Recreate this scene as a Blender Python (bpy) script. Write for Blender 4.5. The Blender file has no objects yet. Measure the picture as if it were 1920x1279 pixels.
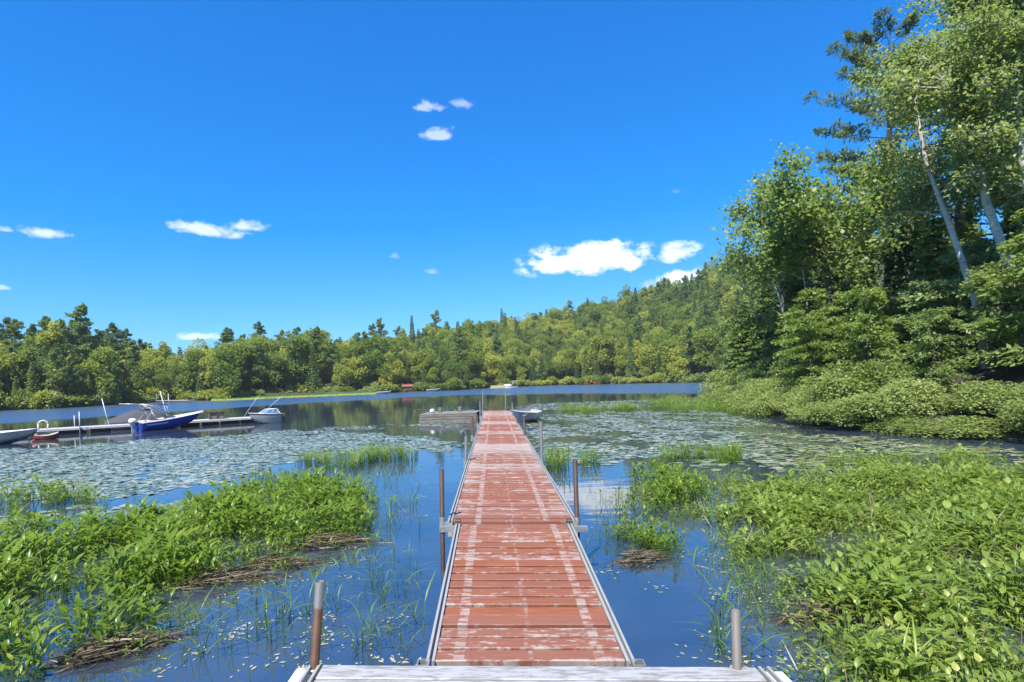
import bpy, math, random
import numpy as np
from mathutils import Vector, Matrix
R = math.radians
rng = np.random.default_rng(7)
random.seed(7)
S = bpy.context.scene
COL = S.collection

# ------------------------------------------------------------------ camera
F, CX, CY, ROLL, HC = 1067.0, 924.0, 715.0, R(2.0), 1.9
cr, sr = math.cos(ROLL), math.sin(ROLL)
cam_d = bpy.data.cameras.new('camera')
cam = bpy.data.objects.new('camera', cam_d); COL.objects.link(cam)
cam_d.sensor_width = 36; cam_d.lens = F / 1920 * 36
cam_d.shift_x = (960 - CX) / 1920; cam_d.shift_y = (CY - 639.5) / 1920
cam_d.clip_end = 5000; cam_d.clip_start = 0.05
cam.matrix_world = Matrix(((cr, sr, 0, 0), (0, 0, -1, 0), (-sr, cr, 0, HC), (0, 0, 0, 1)))
S.camera = cam

# ------------------------------------------------------------------ light
SUN_EL, SUN_AZ = R(58), R(208)          # azimuth clockwise from +Y: high behind the camera
S.view_settings.view_transform = 'Standard'; S.view_settings.look = 'None'
S.view_settings.exposure = 1.15; S.view_settings.gamma = 1.0
S.cycles.max_bounces = 6; S.cycles.transparent_max_bounces = 8
S.cycles.caustics_reflective = False; S.cycles.caustics_refractive = False
sd = Vector((math.sin(SUN_AZ) * math.cos(SUN_EL), math.cos(SUN_AZ) * math.cos(SUN_EL), math.sin(SUN_EL)))
sun_d = bpy.data.lights.new('sun', 'SUN'); sun_d.energy = 4.6; sun_d.angle = R(0.5); sun_d.color = (1, 0.95, 0.87)
sun = bpy.data.objects.new('sun', sun_d); COL.objects.link(sun)
sun.rotation_euler = sd.to_track_quat('Z', 'Y').to_euler()

def ray(px, py):
    u, v = (px - CX) / F, (CY - py) / F
    return Vector((u * cr + v * sr, 1, -u * sr + v * cr))
def onz(px, py, z=0.0):                  # the point at height z seen at a photograph position
    r = ray(px, py); t = (z - HC) / r.z
    return Vector((r.x * t, t, z))
def atd(px, py, d):
    r = ray(px, py); return Vector((r.x * d, d, HC + r.z * d))

W = bpy.data.worlds.new('World'); S.world = W; W.use_nodes = True
def build_world():
    nt = W.node_tree; nt.nodes.clear(); L = nt.links.new
    N = nt.nodes.new
    out = N('ShaderNodeOutputWorld'); bg = N('ShaderNodeBackground')
    sky = N('ShaderNodeTexSky'); sky.sky_type = 'NISHITA'; sky.sun_disc = False
    sky.sun_elevation = SUN_EL; sky.sun_rotation = SUN_AZ
    sky.air_density = 1.0; sky.dust_density = 0.3; sky.ozone_density = 3.0
    ma = N('ShaderNodeVectorMath'); ma.operation = 'MULTIPLY_ADD'; L(sky.outputs[0], ma.inputs[0]); ma.inputs[1].default_value = (.26, .44, .62); ma.inputs[2].default_value = (-.44, .10, 1.15)
    mx = N('ShaderNodeVectorMath'); mx.operation = 'MAXIMUM'; L(ma.outputs[0], mx.inputs[0]); mx.inputs[1].default_value = (.02, .02, .02)
    tc = N('ShaderNodeTexCoord')
    nz = N('ShaderNodeTexNoise'); nz.inputs['Scale'].default_value = 26; nz.inputs['Detail'].default_value = 7; nz.inputs['Roughness'].default_value = .62
    mp = N('ShaderNodeMapping'); mp.inputs['Scale'].default_value = (1, 1, 1.7)
    L(tc.outputs['Generated'], mp.inputs[0]); L(mp.outputs[0], nz.inputs['Vector'])
    def math_(op, a, b=None, c=None):
        m = N('ShaderNodeMath'); m.operation = op
        for i, x in enumerate((a, b, c)):
            if x is None: continue
            if isinstance(x, (int, float)): m.inputs[i].default_value = x
            else: L(x, m.inputs[i])
        return m.outputs[0]
    def dot(v):
        d = N('ShaderNodeVectorMath'); d.operation = 'DOT_PRODUCT'; L(tc.outputs['Generated'], d.inputs[0]); d.inputs[1].default_value = v
        return d.outputs['Value']
    dens = None
    nzc = math_('SUBTRACT', nz.outputs['Fac'], 0.5)
    clouds = [(1085, 492, 112, 40, 1.0), (1150, 488, 80, 38, 1.0), (1272, 476, 44, 24, .8), (1292, 528, 78, 24, .85), (1350, 522, 60, 18, .7),
              (385, 430, 105, 22, .62), (455, 425, 60, 18, .6), (90, 438, 62, 18, .6), (822, 254, 50, 19, .45), (812, 200, 40, 16, .4), (866, 194, 28, 18, .3),
              (375, 631, 52, 13, .6), (8, 432, 22, 12, .45), (738, 481, 16, 9, .2), (808, 511, 22, 9, .22), (1268, 360, 16, 8, .1), (4, 540, 22, 10, .4), (1085, 20, 0, 0, 0),
              (2300, 420, 160, 45, .9), (-420, 470, 150, 40, .8)]
    for (px, py, a, b, s) in clouds:
        if not s: continue
        c = ray(px, py).normalized(); rt = Vector((0, 0, 1)).cross(c) * -1; rt.normalize(); up = rt.cross(c).normalized()
        k = c.y
        a_, b_ = a / F * k, b / F * k
        x = math_('DIVIDE', dot(rt), a_); y = math_('DIVIDE', dot(up), b_)
        y = math_('ADD', y, math_('MULTIPLY', math_('LESS_THAN', y, 0), math_('MULTIPLY', y, .5)))
        r2 = math_('ADD', math_('MULTIPLY', x, x), math_('MULTIPLY', y, y))
        dd = math_('SUBTRACT', 1.0, math_('SQRT', r2))
        dd = math_('MULTIPLY', math_('ADD', dd, math_('MULTIPLY', nzc, 2.6 if s > .5 else 3.6)), 1.9); dd = math_('SUBTRACT', dd, 0.0 if s > .7 else .35 if s > .5 else .6)
        dd = math_('MULTIPLY', dd, math_('GREATER_THAN', dot(c), .5))
        dd = math_('MULTIPLY', math_('MINIMUM', math_('MAXIMUM', dd, 0), 1), s)
        # fade to nothing at the rim whatever the noise does
        rim = math_('MINIMUM', math_('MAXIMUM', math_('MULTIPLY', math_('SUBTRACT', 1.5, r2), 1.6), 0), 1)
        dd = math_('MULTIPLY', dd, rim)
        dens = dd if dens is None else math_('MAXIMUM', dens, dd)
    mix = N('ShaderNodeMix'); mix.data_type = 'RGBA'
    L(dens, mix.inputs['Factor']); L(mx.outputs[0], mix.inputs['A'])
    cc = N('ShaderNodeMix'); cc.data_type = 'RGBA'
    nz2 = N('ShaderNodeTexNoise'); nz2.inputs['Scale'].default_value = 14; nz2.inputs['Detail'].default_value = 4
    L(mp.outputs[0], nz2.inputs['Vector']); L(nz2.outputs['Fac'], cc.inputs['Factor'])
    cc.inputs['A'].default_value = (4.7, 5.0, 5.4, 1); cc.inputs['B'].default_value = (5.4, 5.6, 5.9, 1)
    L(cc.outputs['Result'], mix.inputs['B'])
    L(mix.outputs['Result'], bg.inputs['Color']); bg.inputs['Strength'].default_value = 0.12
    L(bg.outputs[0], out.inputs[0])
build_world()

# ------------------------------------------------------------------ helpers
def tag(o, label=None, cat=None, group=None, kind=None):
    if label: o['label'] = label
    if cat: o['category'] = cat
    if group: o['group'] = group
    if kind: o['kind'] = kind
    return o
def empty(name, loc=(0, 0, 0), rot=(0, 0, 0), parent=None):
    o = bpy.data.objects.new(name, None); COL.objects.link(o); o.location = loc; o.rotation_euler = rot; o.parent = parent
    o.empty_display_size = .1
    return o
def link(name, me, mat=None, parent=None, loc=(0, 0, 0), rot=(0, 0, 0)):
    o = bpy.data.objects.new(name, me); COL.objects.link(o); o.parent = parent; o.location = loc; o.rotation_euler = rot
    if mat and not me.materials: me.materials.append(mat)
    return o
def npmesh(name, V, Fc, mat=None, rnd=None, smooth=False):
    V = np.asarray(V, dtype=np.float32); Fc = np.asarray(Fc, dtype=np.int32); m, k = Fc.shape
    me = bpy.data.meshes.new(name)
    me.vertices.add(len(V)); me.vertices.foreach_set('co', V.ravel())
    me.loops.add(m * k); me.loops.foreach_set('vertex_index', Fc.ravel())
    me.polygons.add(m); me.polygons.foreach_set('loop_start', np.arange(0, m * k, k, dtype=np.int32))
    if smooth: me.polygons.foreach_set('use_smooth', np.ones(m, dtype=bool))
    me.update(calc_edges=True)
    if rnd is not None:
        me.attributes.new('rnd', 'FLOAT', 'POINT').data.foreach_set('value', np.asarray(rnd, dtype=np.float32))
    if mat: me.materials.append(mat)
    return me
class MB:
    def __init__(s): s.v, s.f = [], []
    def add(s, vs, fs):
        n = len(s.v); s.v += [tuple(v) for v in vs]; s.f += [tuple(i + n for i in f) for f in fs]; return s
    def box(s, c, d, ch=0.0, M=None):
        x, y, z = d[0] / 2, d[1] / 2, d[2] / 2
        if ch <= 0:
            vs = [Vector((a * x, b * y, e * z)) for a in (-1, 1) for b in (-1, 1) for e in (-1, 1)]
            fs = [(0, 1, 3, 2), (4, 6, 7, 5), (0, 4, 5, 1), (2, 3, 7, 6), (0, 2, 6, 4), (1, 5, 7, 3)]
        else:
            vs = []; fs = []
            rings = [(-z, ch), (-z + ch, 0), (z - ch, 0), (z, ch)]
            for zz, i in rings:
                vs += [Vector((-x + i, -y + i, zz)), Vector((x - i, -y + i, zz)), Vector((x - i, y - i, zz)), Vector((-x + i, y - i, zz))]
            fs.append((3, 2, 1, 0)); fs.append((12, 13, 14, 15))
            for r in range(3):
                for k in range(4): fs.append((r * 4 + k, r * 4 + (k + 1) % 4, r * 4 + 4 + (k + 1) % 4, r * 4 + 4 + k))
        c = Vector(c)
        vs = [(M @ v if M else v) + c for v in vs]
        return s.add(vs, fs)
    def tube(s, pts, rad, n=8, cap=True):
        pts = [Vector(p) for p in pts]
        rads = rad if isinstance(rad, (list, tuple)) else [rad] * len(pts)
        vs = []; fs = []
        for i, p in enumerate(pts):
            t = (pts[min(i + 1, len(pts) - 1)] - pts[max(i - 1, 0)]).normalized()
            a = t.orthogonal().normalized() if i == 0 else (a0 - t * a0.dot(t)).normalized()
            a0 = a; b = t.cross(a)
            for k in range(n):
                q = 2 * math.pi * k / n; vs.append(p + (a * math.cos(q) + b * math.sin(q)) * rads[i])
        for i in range(len(pts) - 1):
            for k in range(n): fs.append((i * n + k, i * n + (k + 1) % n, (i + 1) * n + (k + 1) % n, (i + 1) * n + k))
        if cap: fs.append(tuple(range(n))[::-1]); fs.append(tuple((len(pts) - 1) * n + k for k in range(n)))
        return s.add(vs, fs)
    def extrude_y(s, prof, y0, y1, cap=True):       # closed profile in x,z along y
        n = len(prof); vs = [(x, y0, z) for x, z in prof] + [(x, y1, z) for x, z in prof]
        fs = [(k, (k + 1) % n, n + (k + 1) % n, n + k) for k in range(n)]
        if cap: fs += [tuple(range(n))[::-1], tuple(range(n, 2 * n))]
        return s.add(vs, fs)
    def mesh(s, name, mat=None, smooth=False):
        me = bpy.data.meshes.new(name); me.from_pydata(s.v, [], s.f)
        if smooth:
            for p in me.polygons: p.use_smooth = len(p.vertices) <= 4
        me.update()
        if mat: me.materials.append(mat)
        return me
    def build(s, name, mat=None, parent=None, smooth=False, loc=(0, 0, 0), rot=(0, 0, 0)):
        return link(name, s.mesh(name, mat, smooth), None, parent, loc, rot)

# ------------------------------------------------------------------ materials
class NT:
    def __init__(s, name):
        s.m = bpy.data.materials.new(name); s.m.use_nodes = True; s.t = s.m.node_tree; s.t.nodes.clear()
        s.out = s.t.nodes.new('ShaderNodeOutputMaterial')
    def n(s, typ, ins=None, **kw):
        d = s.t.nodes.new(typ)
        for k, v in kw.items(): setattr(d, k, v)
        for k, v in (ins or {}).items():
            if isinstance(v, bpy.types.NodeSocket): s.t.links.new(v, d.inputs[k])
            else: d.inputs[k].default_value = v
        return d
    def math(s, op, a, b=0.0, clamp=False):
        return s.n('ShaderNodeMath', {0: a, 1: b}, operation=op, use_clamp=clamp).outputs[0]
    def mix(s, f, a, b, blend='MIX'):
        return s.n('ShaderNodeMix', {'Factor': f, 'A': a, 'B': b}, data_type='RGBA', blend_type=blend).outputs['Result']
    def noise(s, vec, scale, detail=4, rough=.55):
        return s.n('ShaderNodeTexNoise', {'Vector': vec, 'Scale': scale, 'Detail': detail, 'Roughness': rough}).outputs['Fac']
    def ramp(s, f, stops):
        r = s.n('ShaderNodeValToRGB', {'Fac': f}); e = r.color_ramp.elements
        while len(e) < len(stops): e.new(.5)
        for k, (p, c) in enumerate(stops): e[k].position = p; e[k].color = (*c, 1) if len(c) == 3 else c
        return r.outputs['Color']
    def smooth(s, x, a, b):
        return s.n('ShaderNodeMapRange', {'Value': x, 'From Min': a, 'From Max': b}, interpolation_type='SMOOTHSTEP').outputs[0]
    def pos(s): return s.n('ShaderNodeNewGeometry').outputs['Position']
    def obj(s): return s.n('ShaderNodeTexCoord').outputs['Object']
    def orand(s): return s.n('ShaderNodeObjectInfo').outputs['Random']
    def bump(s, h, strength, dist=.01): return s.n('ShaderNodeBump', {'Height': h, 'Strength': strength, 'Distance': dist}).outputs[0]
    def pbr(s, **k):
        p = s.n('ShaderNodeBsdfPrincipled', {a.replace('_', ' '): b for a, b in k.items()}); s.t.links.new(p.outputs[0], s.out.inputs[0]); return s.m
def c4(c): return (*c, 1)
def simple(name, col, rough=.5, metal=0.0, var=.25, scale=6.0, dirt=(.12, .11, .09)):
    t = NT(name); o = t.obj(); n = t.noise(o, scale, 6, .6)
    c = t.mix(t.math('MULTIPLY', t.smooth(n, .42, .75), var), c4(col), c4(dirt))
    rg = t.math('ADD', t.math('MULTIPLY', n, .2), rough - .1)
    return t.pbr(Base_Color=c, Roughness=rg, Metallic=metal, Normal=t.bump(n, .15, .01))
def leafmat(name, stops, trans=.35, rough=.5, tint=.5):
    t = NT(name)
    a = t.n('ShaderNodeAttribute', attribute_name='rnd').outputs['Fac']
    r = t.orand()
    f = t.math('ADD', t.math('MULTIPLY', a, 1 - tint), t.math('MULTIPLY', r, tint), True)
    c = t.ramp(f, stops)
    p = t.n('ShaderNodeBsdfPrincipled', {'Base Color': c, 'Roughness': rough, 'Specular IOR Level': .35})
    tc = t.mix(.5, c, c4((.38, .50, .06)), 'MIX')
    tr = t.n('ShaderNodeBsdfTranslucent', {'Color': tc})
    mx = t.n('ShaderNodeMixShader', {0: trans, 1: p.outputs[0], 2: tr.outputs[0]})
    t.t.links.new(mx.outputs[0], t.out.inputs[0]); return t.m

M = {}
M['alu'] = simple('aluminium', (.40, .39, .36), .42, .35, .5, 9, (.26, .24, .20))
M['galv'] = simple('galvanised steel', (.30, .31, .31), .5, .5, .5, 14)
M['black'] = simple('black plastic', (.008, .008, .009), .85, 0, .1)
M['dark'] = simple('dark cap', (.05, .045, .04), .6)
def post_mat(name, top, low, zsplit, soft=.06):
    t = NT(name); o = t.obj(); n = t.noise(o, 14, 6, .65)
    z = t.n('ShaderNodeSeparateXYZ', {0: o}).outputs[2]
    k = t.smooth(t.math('ADD', z, t.math('MULTIPLY', t.math('SUBTRACT', n, .5), .12)), zsplit - soft * .2, zsplit + soft * .2)
    rust = t.ramp(n, [(.3, tuple(x * .55 for x in low)), (.6, low), (.8, tuple(min(1, x * 1.4) for x in low))])
    c = t.mix(k, rust, c4(top))
    return t.pbr(Base_Color=c, Roughness=.65, Metallic=.15, Normal=t.bump(n, .3, .004))
M['rust_post'] = post_mat('rusted steel pipe', (.095, .10, .105), (.085, .037, .02), .36)
M['rust_all'] = post_mat('rust brown pipe', (.06, .033, .024), (.05, .027, .02), 5)
M['grey_post'] = post_mat('weathered grey pipe', (.13, .115, .10), (.12, .11, .10), .2, .2)
M['steel_post'] = post_mat('dull steel pipe', (.075, .085, .09), (.07, .075, .08), .2, .2)

def plank_mat():
    t = NT('worn red paint'); o = t.obj(); r = t.orand()
    off = t.n('ShaderNodeVectorMath', {0: o, 1: t.n('ShaderNodeCombineXYZ', {0: t.math('MULTIPLY', r, 37), 1: t.math('MULTIPLY', r, 91), 2: r}).outputs[0]}, operation='ADD').outputs[0]
    s = t.n('ShaderNodeSeparateXYZ', {0: o}); x, y = s.outputs[0], s.outputs[1]
    st = t.n('ShaderNodeMapping', {'Vector': off, 'Scale': (2.2, 7, 1)}).outputs[0]
    grain = t.noise(t.n('ShaderNodeMapping', {'Vector': off, 'Scale': (3, 70, 3)}).outputs[0], 1.6, 5, .6)
    flake = t.noise(st, 3.2, 8, .68)
    chips = t.noise(off, 30, 5, .7)
    wear = t.n('ShaderNodeAttribute', attribute_type='OBJECT', attribute_name='wear').outputs['Fac']
    so = t.n('ShaderNodeAttribute', attribute_type='OBJECT', attribute_name='stripe').outputs['Fac']
    ax = t.math('ABSOLUTE', x)
    ds = t.math('ABSOLUTE', t.math('SUBTRACT', ax, so))
    jit = t.math('MULTIPLY', t.math('SUBTRACT', chips, .5), .02)
    stripe = t.math('SUBTRACT', 1, t.smooth(t.math('ADD', ds, jit), .026, .034))
    cen = t.math('SUBTRACT', 1, t.smooth(t.math('ADD', t.math('ABSOLUTE', t.math('ADD', x, .01)), jit), .006, .016))
    sfl = t.noise(t.n('ShaderNodeMapping', {'Vector': off, 'Scale': (2, 6, 1)}).outputs[0], 4, 5)
    stripe = t.math('MULTIPLY', stripe, t.smooth(sfl, .40, .56)); cen = t.math('MULTIPLY', cen, t.smooth(sfl, .42, .6))
    edge = t.smooth(t.math('ABSOLUTE', y), .036, .062)
    ends = t.smooth(ax, so, t.math('ADD', so, .22))
    th = t.math('ADD', flake, t.math('ADD', t.math('MULTIPLY', t.math('SUBTRACT', wear, .5), .42), t.math('ADD', t.math('MULTIPLY', edge, .10), t.math('MULTIPLY', ends, .09))))
    th = t.math('ADD', th, t.math('MULTIPLY', t.math('SUBTRACT', chips, .5), .34))
    w = t.math('MULTIPLY', t.smooth(th, .56, .69), .72)
    w = t.math('MAXIMUM', w, t.math('MULTIPLY', stripe, .62)); w = t.math('MAXIMUM', w, t.math('MULTIPLY', cen, .42))
    red = t.mix(t.smooth(grain, .35, .7), c4((.165, .047, .018)), c4((.25, .083, .035)))
    red = t.mix(t.math('MULTIPLY', r, .75), red, c4((.18, .075, .05)))
    white = t.mix(t.smooth(grain, .35, .65), c4((.24, .19, .165)), c4((.40, .36, .33)))
    c = t.mix(w, red, white)
    dk = t.math('MULTIPLY', t.smooth(chips, .66, .74), .5)
    c = t.mix(dk, c, c4((.16, .09, .07)))
    h = t.math('ADD', t.math('MULTIPLY', grain, .6), t.math('MULTIPLY', w, .5))
    return t.pbr(Base_Color=c, Roughness=.72, Normal=t.bump(h, .55, .004))
M['plank'] = plank_mat()
def white_deck_mat():
    t = NT('worn white paint'); o = t.obj(); r = t.orand()
    off = t.n('ShaderNodeVectorMath', {0: o, 1: t.n('ShaderNodeCombineXYZ', {0: t.math('MULTIPLY', r, 17), 1: t.math('MULTIPLY', r, 51), 2: r}).outputs[0]}, operation='ADD').outputs[0]
    g = t.noise(t.n('ShaderNodeMapping', {'Vector': off, 'Scale': (2.2, 30, 3)}).outputs[0], 2.2, 7, .66)
    n = t.noise(t.n('ShaderNodeMapping', {'Vector': off, 'Scale': (1.4, 7, 1)}).outputs[0], 5, 8, .7)
    c = t.mix(t.math('MULTIPLY', t.smooth(n, .44, .6), .8), c4((.31, .31, .315)), c4((.15, .14, .13)))
    c = t.mix(t.math('MULTIPLY', t.smooth(g, .56, .68), .8), c, c4((.20, .18, .16)))
    return t.pbr(Base_Color=c, Roughness=.6, Normal=t.bump(g, .4, .004))
M['white_deck'] = white_deck_mat()
def wood_mat(name, a, b, sc=(1.5, 14, 14)):
    t = NT(name); o = t.obj(); r = t.orand()
    g = t.noise(t.n('ShaderNodeMapping', {'Vector': o, 'Scale': sc}).outputs[0], 2.5, 7, .65)
    c = t.mix(t.smooth(g, .3, .72), c4(a), c4(b)); c = t.mix(t.math('MULTIPLY', r, .3), c, c4(a))
    return t.pbr(Base_Color=c, Roughness=.8, Normal=t.bump(g, .5, .01))
M['oldwood'] = wood_mat('weathered grey timber', (.085, .075, .062), (.26, .24, .21))
M['brownwood'] = wood_mat('brown timber', (.05, .03, .02), (.13, .085, .06))
M['deck_grey'] = wood_mat('pale dock boards', (.32, .31, .31), (.56, .54, .53))
M['blue'] = simple('blue gelcoat', (.012, .055, .36), .22, 0, .15, 3)
M['gel'] = simple('white gelcoat', (.72, .72, .70), .25, 0, .15, 3)
M['greyhull'] = simple('pale grey hull', (.36, .36, .36), .35, 0, .25, 4)
M['aluhull'] = simple('bare aluminium hull', (.46, .47, .47), .38, .5, .4, 5)
M['cover'] = simple('charcoal canvas', (.045, .045, .052), .8, 0, .3, 4, (.10, .10, .10))
M['tan'] = simple('pale tan canvas', (.42, .38, .37), .8, 0, .2)
M['bimini'] = simple('blue canvas', (.02, .10, .42), .75, 0, .15)
M['red'] = simple('red plastic', (.50, .035, .02), .4)
M['yellow'] = simple('yellow plastic', (.55, .42, .05), .45)
M['glass'] = NT('tinted windscreen').pbr(Base_Color=(.10, .17, .28, 1), Roughness=.08, Metallic=.0, Specular_IOR_Level=.9)
M['bark'] = wood_mat('bark', (.035, .028, .022), (.13, .11, .09), (8, 8, 1.5))
M['deadwood'] = wood_mat('bleached dead wood', (.30, .28, .25), (.52, .49, .45), (6, 6, 1))
def birch_mat():
    t = NT('birch bark'); o = t.obj()
    n = t.noise(t.n('ShaderNodeMapping', {'Vector': o, 'Scale': (2, 2, 9)}).outputs[0], 3, 6, .7)
    m = t.noise(o, 1.3, 3)
    c = t.mix(t.smooth(n, .52, .66), c4((.50, .47, .42)), c4((.07, .06, .05)))
    c = t.mix(t.math('MULTIPLY', t.smooth(m, .45, .65), .5), c, c4((.18, .16, .13)))
    return t.pbr(Base_Color=c, Roughness=.75)
M['birch'] = birch_mat()
G = lambda *s: [(p, c) for p, c in s]
M['leaf_far'] = leafmat('broadleaf crown', G((.0, (0.053, 0.096, 0.021)), (.3, (0.136, 0.203, 0.030)), (.62, (0.290, 0.328, 0.045)), (1., (0.507, 0.464, 0.068))), 0.42, .6, .62)
M['leaf_spruce'] = leafmat('conifer needles', G((.0, (0.043, 0.091, 0.034)), (.5, (0.118, 0.193, 0.054)), (1., (0.244, 0.323, 0.077))), 0.3, .6, .5)
M['leaf_birch'] = leafmat('birch leaves', G((.0, (0.091, 0.153, 0.039)), (.5, (0.243, 0.306, 0.088)), (1., (0.454, 0.486, 0.195))), 0.5, .45, .15)
M['leaf_maple'] = leafmat('maple leaves', G((.0, (0.074, 0.138, 0.041)), (.5, (0.181, 0.265, 0.069)), (1., (0.381, 0.439, 0.115))), 0.5, .45, .15)
M['leaf_pine'] = leafmat('pine needles', G((.0, (0.034, 0.069, 0.036)), (.5, (0.083, 0.129, 0.057)), (1., (0.174, 0.224, 0.090))), 0.3, .55, .15)
M['leaf_under'] = leafmat('understory leaves', G((.0, (0.072, 0.135, 0.051)), (.5, (0.199, 0.277, 0.103)), (1., (0.432, 0.476, 0.205))), 0.5, .45, .4)
M['leaf_shrub'] = leafmat('shore shrub leaves', G((.0, (0.111, 0.167, 0.045)), (.5, (0.239, 0.306, 0.088)), (1., (0.435, 0.473, 0.177))), 0.45, .5, .4)
M['weed'] = leafmat('pickerelweed leaves', G((.0, (0.076, 0.139, 0.017)), (.5, (0.173, 0.272, 0.026)), (.85, (0.301, 0.370, 0.043)), (1., (0.481, 0.428, 0.073))), 0.48, .34, .45)
M['weed2'] = leafmat('yellow green water plant leaves', G((.0, (0.096, 0.158, 0.023)), (.45, (0.206, 0.292, 0.051)), (.85, (0.351, 0.404, 0.089)), (1., (0.508, 0.449, 0.101))), 0.48, .34, .45)
M['reed'] = leafmat('reed blades', G((.0, (0.039, 0.100, 0.014)), (.6, (0.117, 0.213, 0.024)), (1., (0.260, 0.312, 0.060))), .35, .4, .5)
M['dead'] = leafmat('dead reed stems', G((.0, (.035, .024, .016)), (.5, (.12, .085, .055)), (1., (.36, .29, .2))), .05, .7, .2)
M['pale'] = leafmat('pale drowned leaves', G((.0, (.20, .21, .12)), (1., (.50, .50, .36))), .2, .4, .5)
def pad_mat():
    t = NT('lily pad'); a = t.n('ShaderNodeAttribute', attribute_name='rnd').outputs['Fac']; r = t.orand()
    f = t.n('ShaderNodeMath', {0: t.math('ADD', a, r)}, operation='FRACT').outputs[0]
    c = t.ramp(f, [(0, (.07, .11, .03)), (.4, (.17, .21, .09)), (.75, (.30, .33, .20)), (.93, (.40, .40, .27)), (1, (.26, .17, .06))])
    return t.pbr(Base_Color=c, Roughness=.34, Specular_IOR_Level=1.0, IOR=1.9, Coat_Weight=.6, Coat_Roughness=.3)
M['pad'] = pad_mat()
def water_mat():
    t = NT('lake water'); p = t.pos(); s = t.n('ShaderNodeSeparateXYZ', {0: p}); x, y = s.outputs[0], s.outputs[1]
    line = t.math('ADD', t.math('ADD', 81, t.math('MULTIPLY', x, -.429)), t.math('MULTIPLY', t.math('MULTIPLY', x, x), -.0408))
    wob = t.noise(t.n('ShaderNodeMapping', {'Vector': p, 'Scale': (.03, .12, 1)}).outputs[0], 1, 3)
    far = t.smooth(t.math('ADD', t.math('SUBTRACT', y, line), t.math('MULTIPLY', t.math('SUBTRACT', wob, .5), 16)), -2, 6)
    n1 = t.noise(t.n('ShaderNodeMapping', {'Vector': p, 'Scale': (1.1, 3.2, 1)}).outputs[0], 1.0, 3, .5)
    n2 = t.noise(t.n('ShaderNodeMapping', {'Vector': p, 'Scale': (1.2, 2.4, 1)}).outputs[0], 2.2, 4, .6)
    b1 = t.n('ShaderNodeBump', {'Height': n1, 'Strength': .10, 'Distance': .03}).outputs[0]
    b2 = t.n('ShaderNodeBump', {'Height': n2, 'Strength': t.math('MULTIPLY', far, .65), 'Distance': .35, 'Normal': b1}).outputs[0]
    rg = t.math('ADD', .012, t.math('MULTIPLY', far, .16))
    mur = t.noise(p, .6, 5, .6)
    dc = t.mix(t.smooth(mur, .35, .7), c4((.022, .032, .050)), c4((.040, .054, .076)))
    d = t.n('ShaderNodeBsdfDiffuse', {'Color': dc})
    g = t.n('ShaderNodeBsdfGlossy', {'Color': (1, 1, 1, 1), 'Roughness': rg, 'Normal': b2})
    fr = t.n('ShaderNodeFresnel', {'IOR': 3.1, 'Normal': b1})
    mx = t.n('ShaderNodeMixShader', {0: fr.outputs[0], 1: d.outputs[0], 2: g.outputs[0]})
    t.t.links.new(mx.outputs[0], t.out.inputs[0]); return t.m
M['water'] = water_mat()
def ground_mat(name, a, b, c_, sc):
    t = NT(name); p = t.pos(); n = t.noise(p, sc, 8, .65); m = t.noise(p, sc * .13, 3)
    c = t.mix(t.smooth(n, .35, .65), c4(a), c4(b)); c = t.mix(t.smooth(m, .5, .7), c, c4(c_))
    return t.pbr(Base_Color=c, Roughness=.9, Normal=t.bump(n, .8, .1))
M['forest_floor'] = ground_mat('forest floor', (.018, .024, .010), (.04, .05, .018), (.05, .07, .02), .8)
M['bank'] = ground_mat('leaf litter bank', (.016, .014, .009), (.045, .036, .022), (.03, .045, .016), 2.5)
M['spit'] = ground_mat('low marsh grass', (.10, .16, .02), (.19, .25, .035), (.15, .2, .03), 1.2)
M['sand'] = ground_mat('pale shore sand', (.17, .15, .07), (.25, .22, .11), (.14, .16, .05), 1.5)

# ------------------------------------------------------------------ water
me = npmesh('water', [(-1500, -300, 0), (1500, -300, 0), (1500, 1500, 0), (-1500, 1500, 0)], [(0, 1, 2, 3)], M['water'])
tag(link('water', me), 'still blue lake water with far rippled band', 'water', kind='structure')

# ------------------------------------------------------------------ far hills
SH = np.array([(-900, 842), (-300, 790), (0, 770), (100, 766), (200, 760), (330, 752), (430, 750), (560, 744), (690, 739), (760, 735), (850, 732), (925, 727), (1050, 722),
               (1150, 720), (1250, 718), (1340, 717), (1420, 714.5), (1600, 709), (2000, 695), (2600, 676)], float)
SHU, SHY = [], []
for px, py in SH:
    p = onz(px, py); SHU.append(p.x / p.y); SHY.append(p.y)
SHU, SHY = np.array(SHU), np.array(SHY)
RG = np.array([(-900, 4, 60), (0, 4, 60), (180, 4.5, 55), (290, .6, 45), (430, 4, 55), (560, 4, 60), (700, 7, 75), (800, 11, 90), (900, 18, 110), (1040, 27, 135), (1120, 30, 150), (1200, 35, 165),
               (1280, 40, 180), (1340, 46, 195), (1400, 54, 205), (1500, 60, 215), (1800, 64, 220), (2600, 66, 220)], float)
RGU = (RG[:, 0] - CX) / F
def terrain(u, y):
    ys = np.interp(u, SHU, SHY); rh = np.interp(u, RGU, RG[:, 1]); rd = np.interp(u, RGU, RG[:, 2])
    t = (y - ys) / rd; tt = np.clip(t, 0, 1); h = rh * (tt * tt * (3 - 2 * tt)) ** .85
    h = h * np.where(t > 1, np.clip(1 - .22 * (t - 1), .55, 1), 1)
    h = h + np.clip((y - ys) * .12, -1.2, .7)
    return h + np.where(t > 0, 1, 0) * (np.sin(u * 43 + y * .05) * .5 + np.sin(u * 17 - y * .03) * .7) * tt
us = np.linspace(-1.6, 1.5, 220); ts = np.concatenate([np.linspace(-6, 20, 14), np.linspace(30, 420, 40), np.linspace(480, 700, 5)])
V = []
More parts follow.
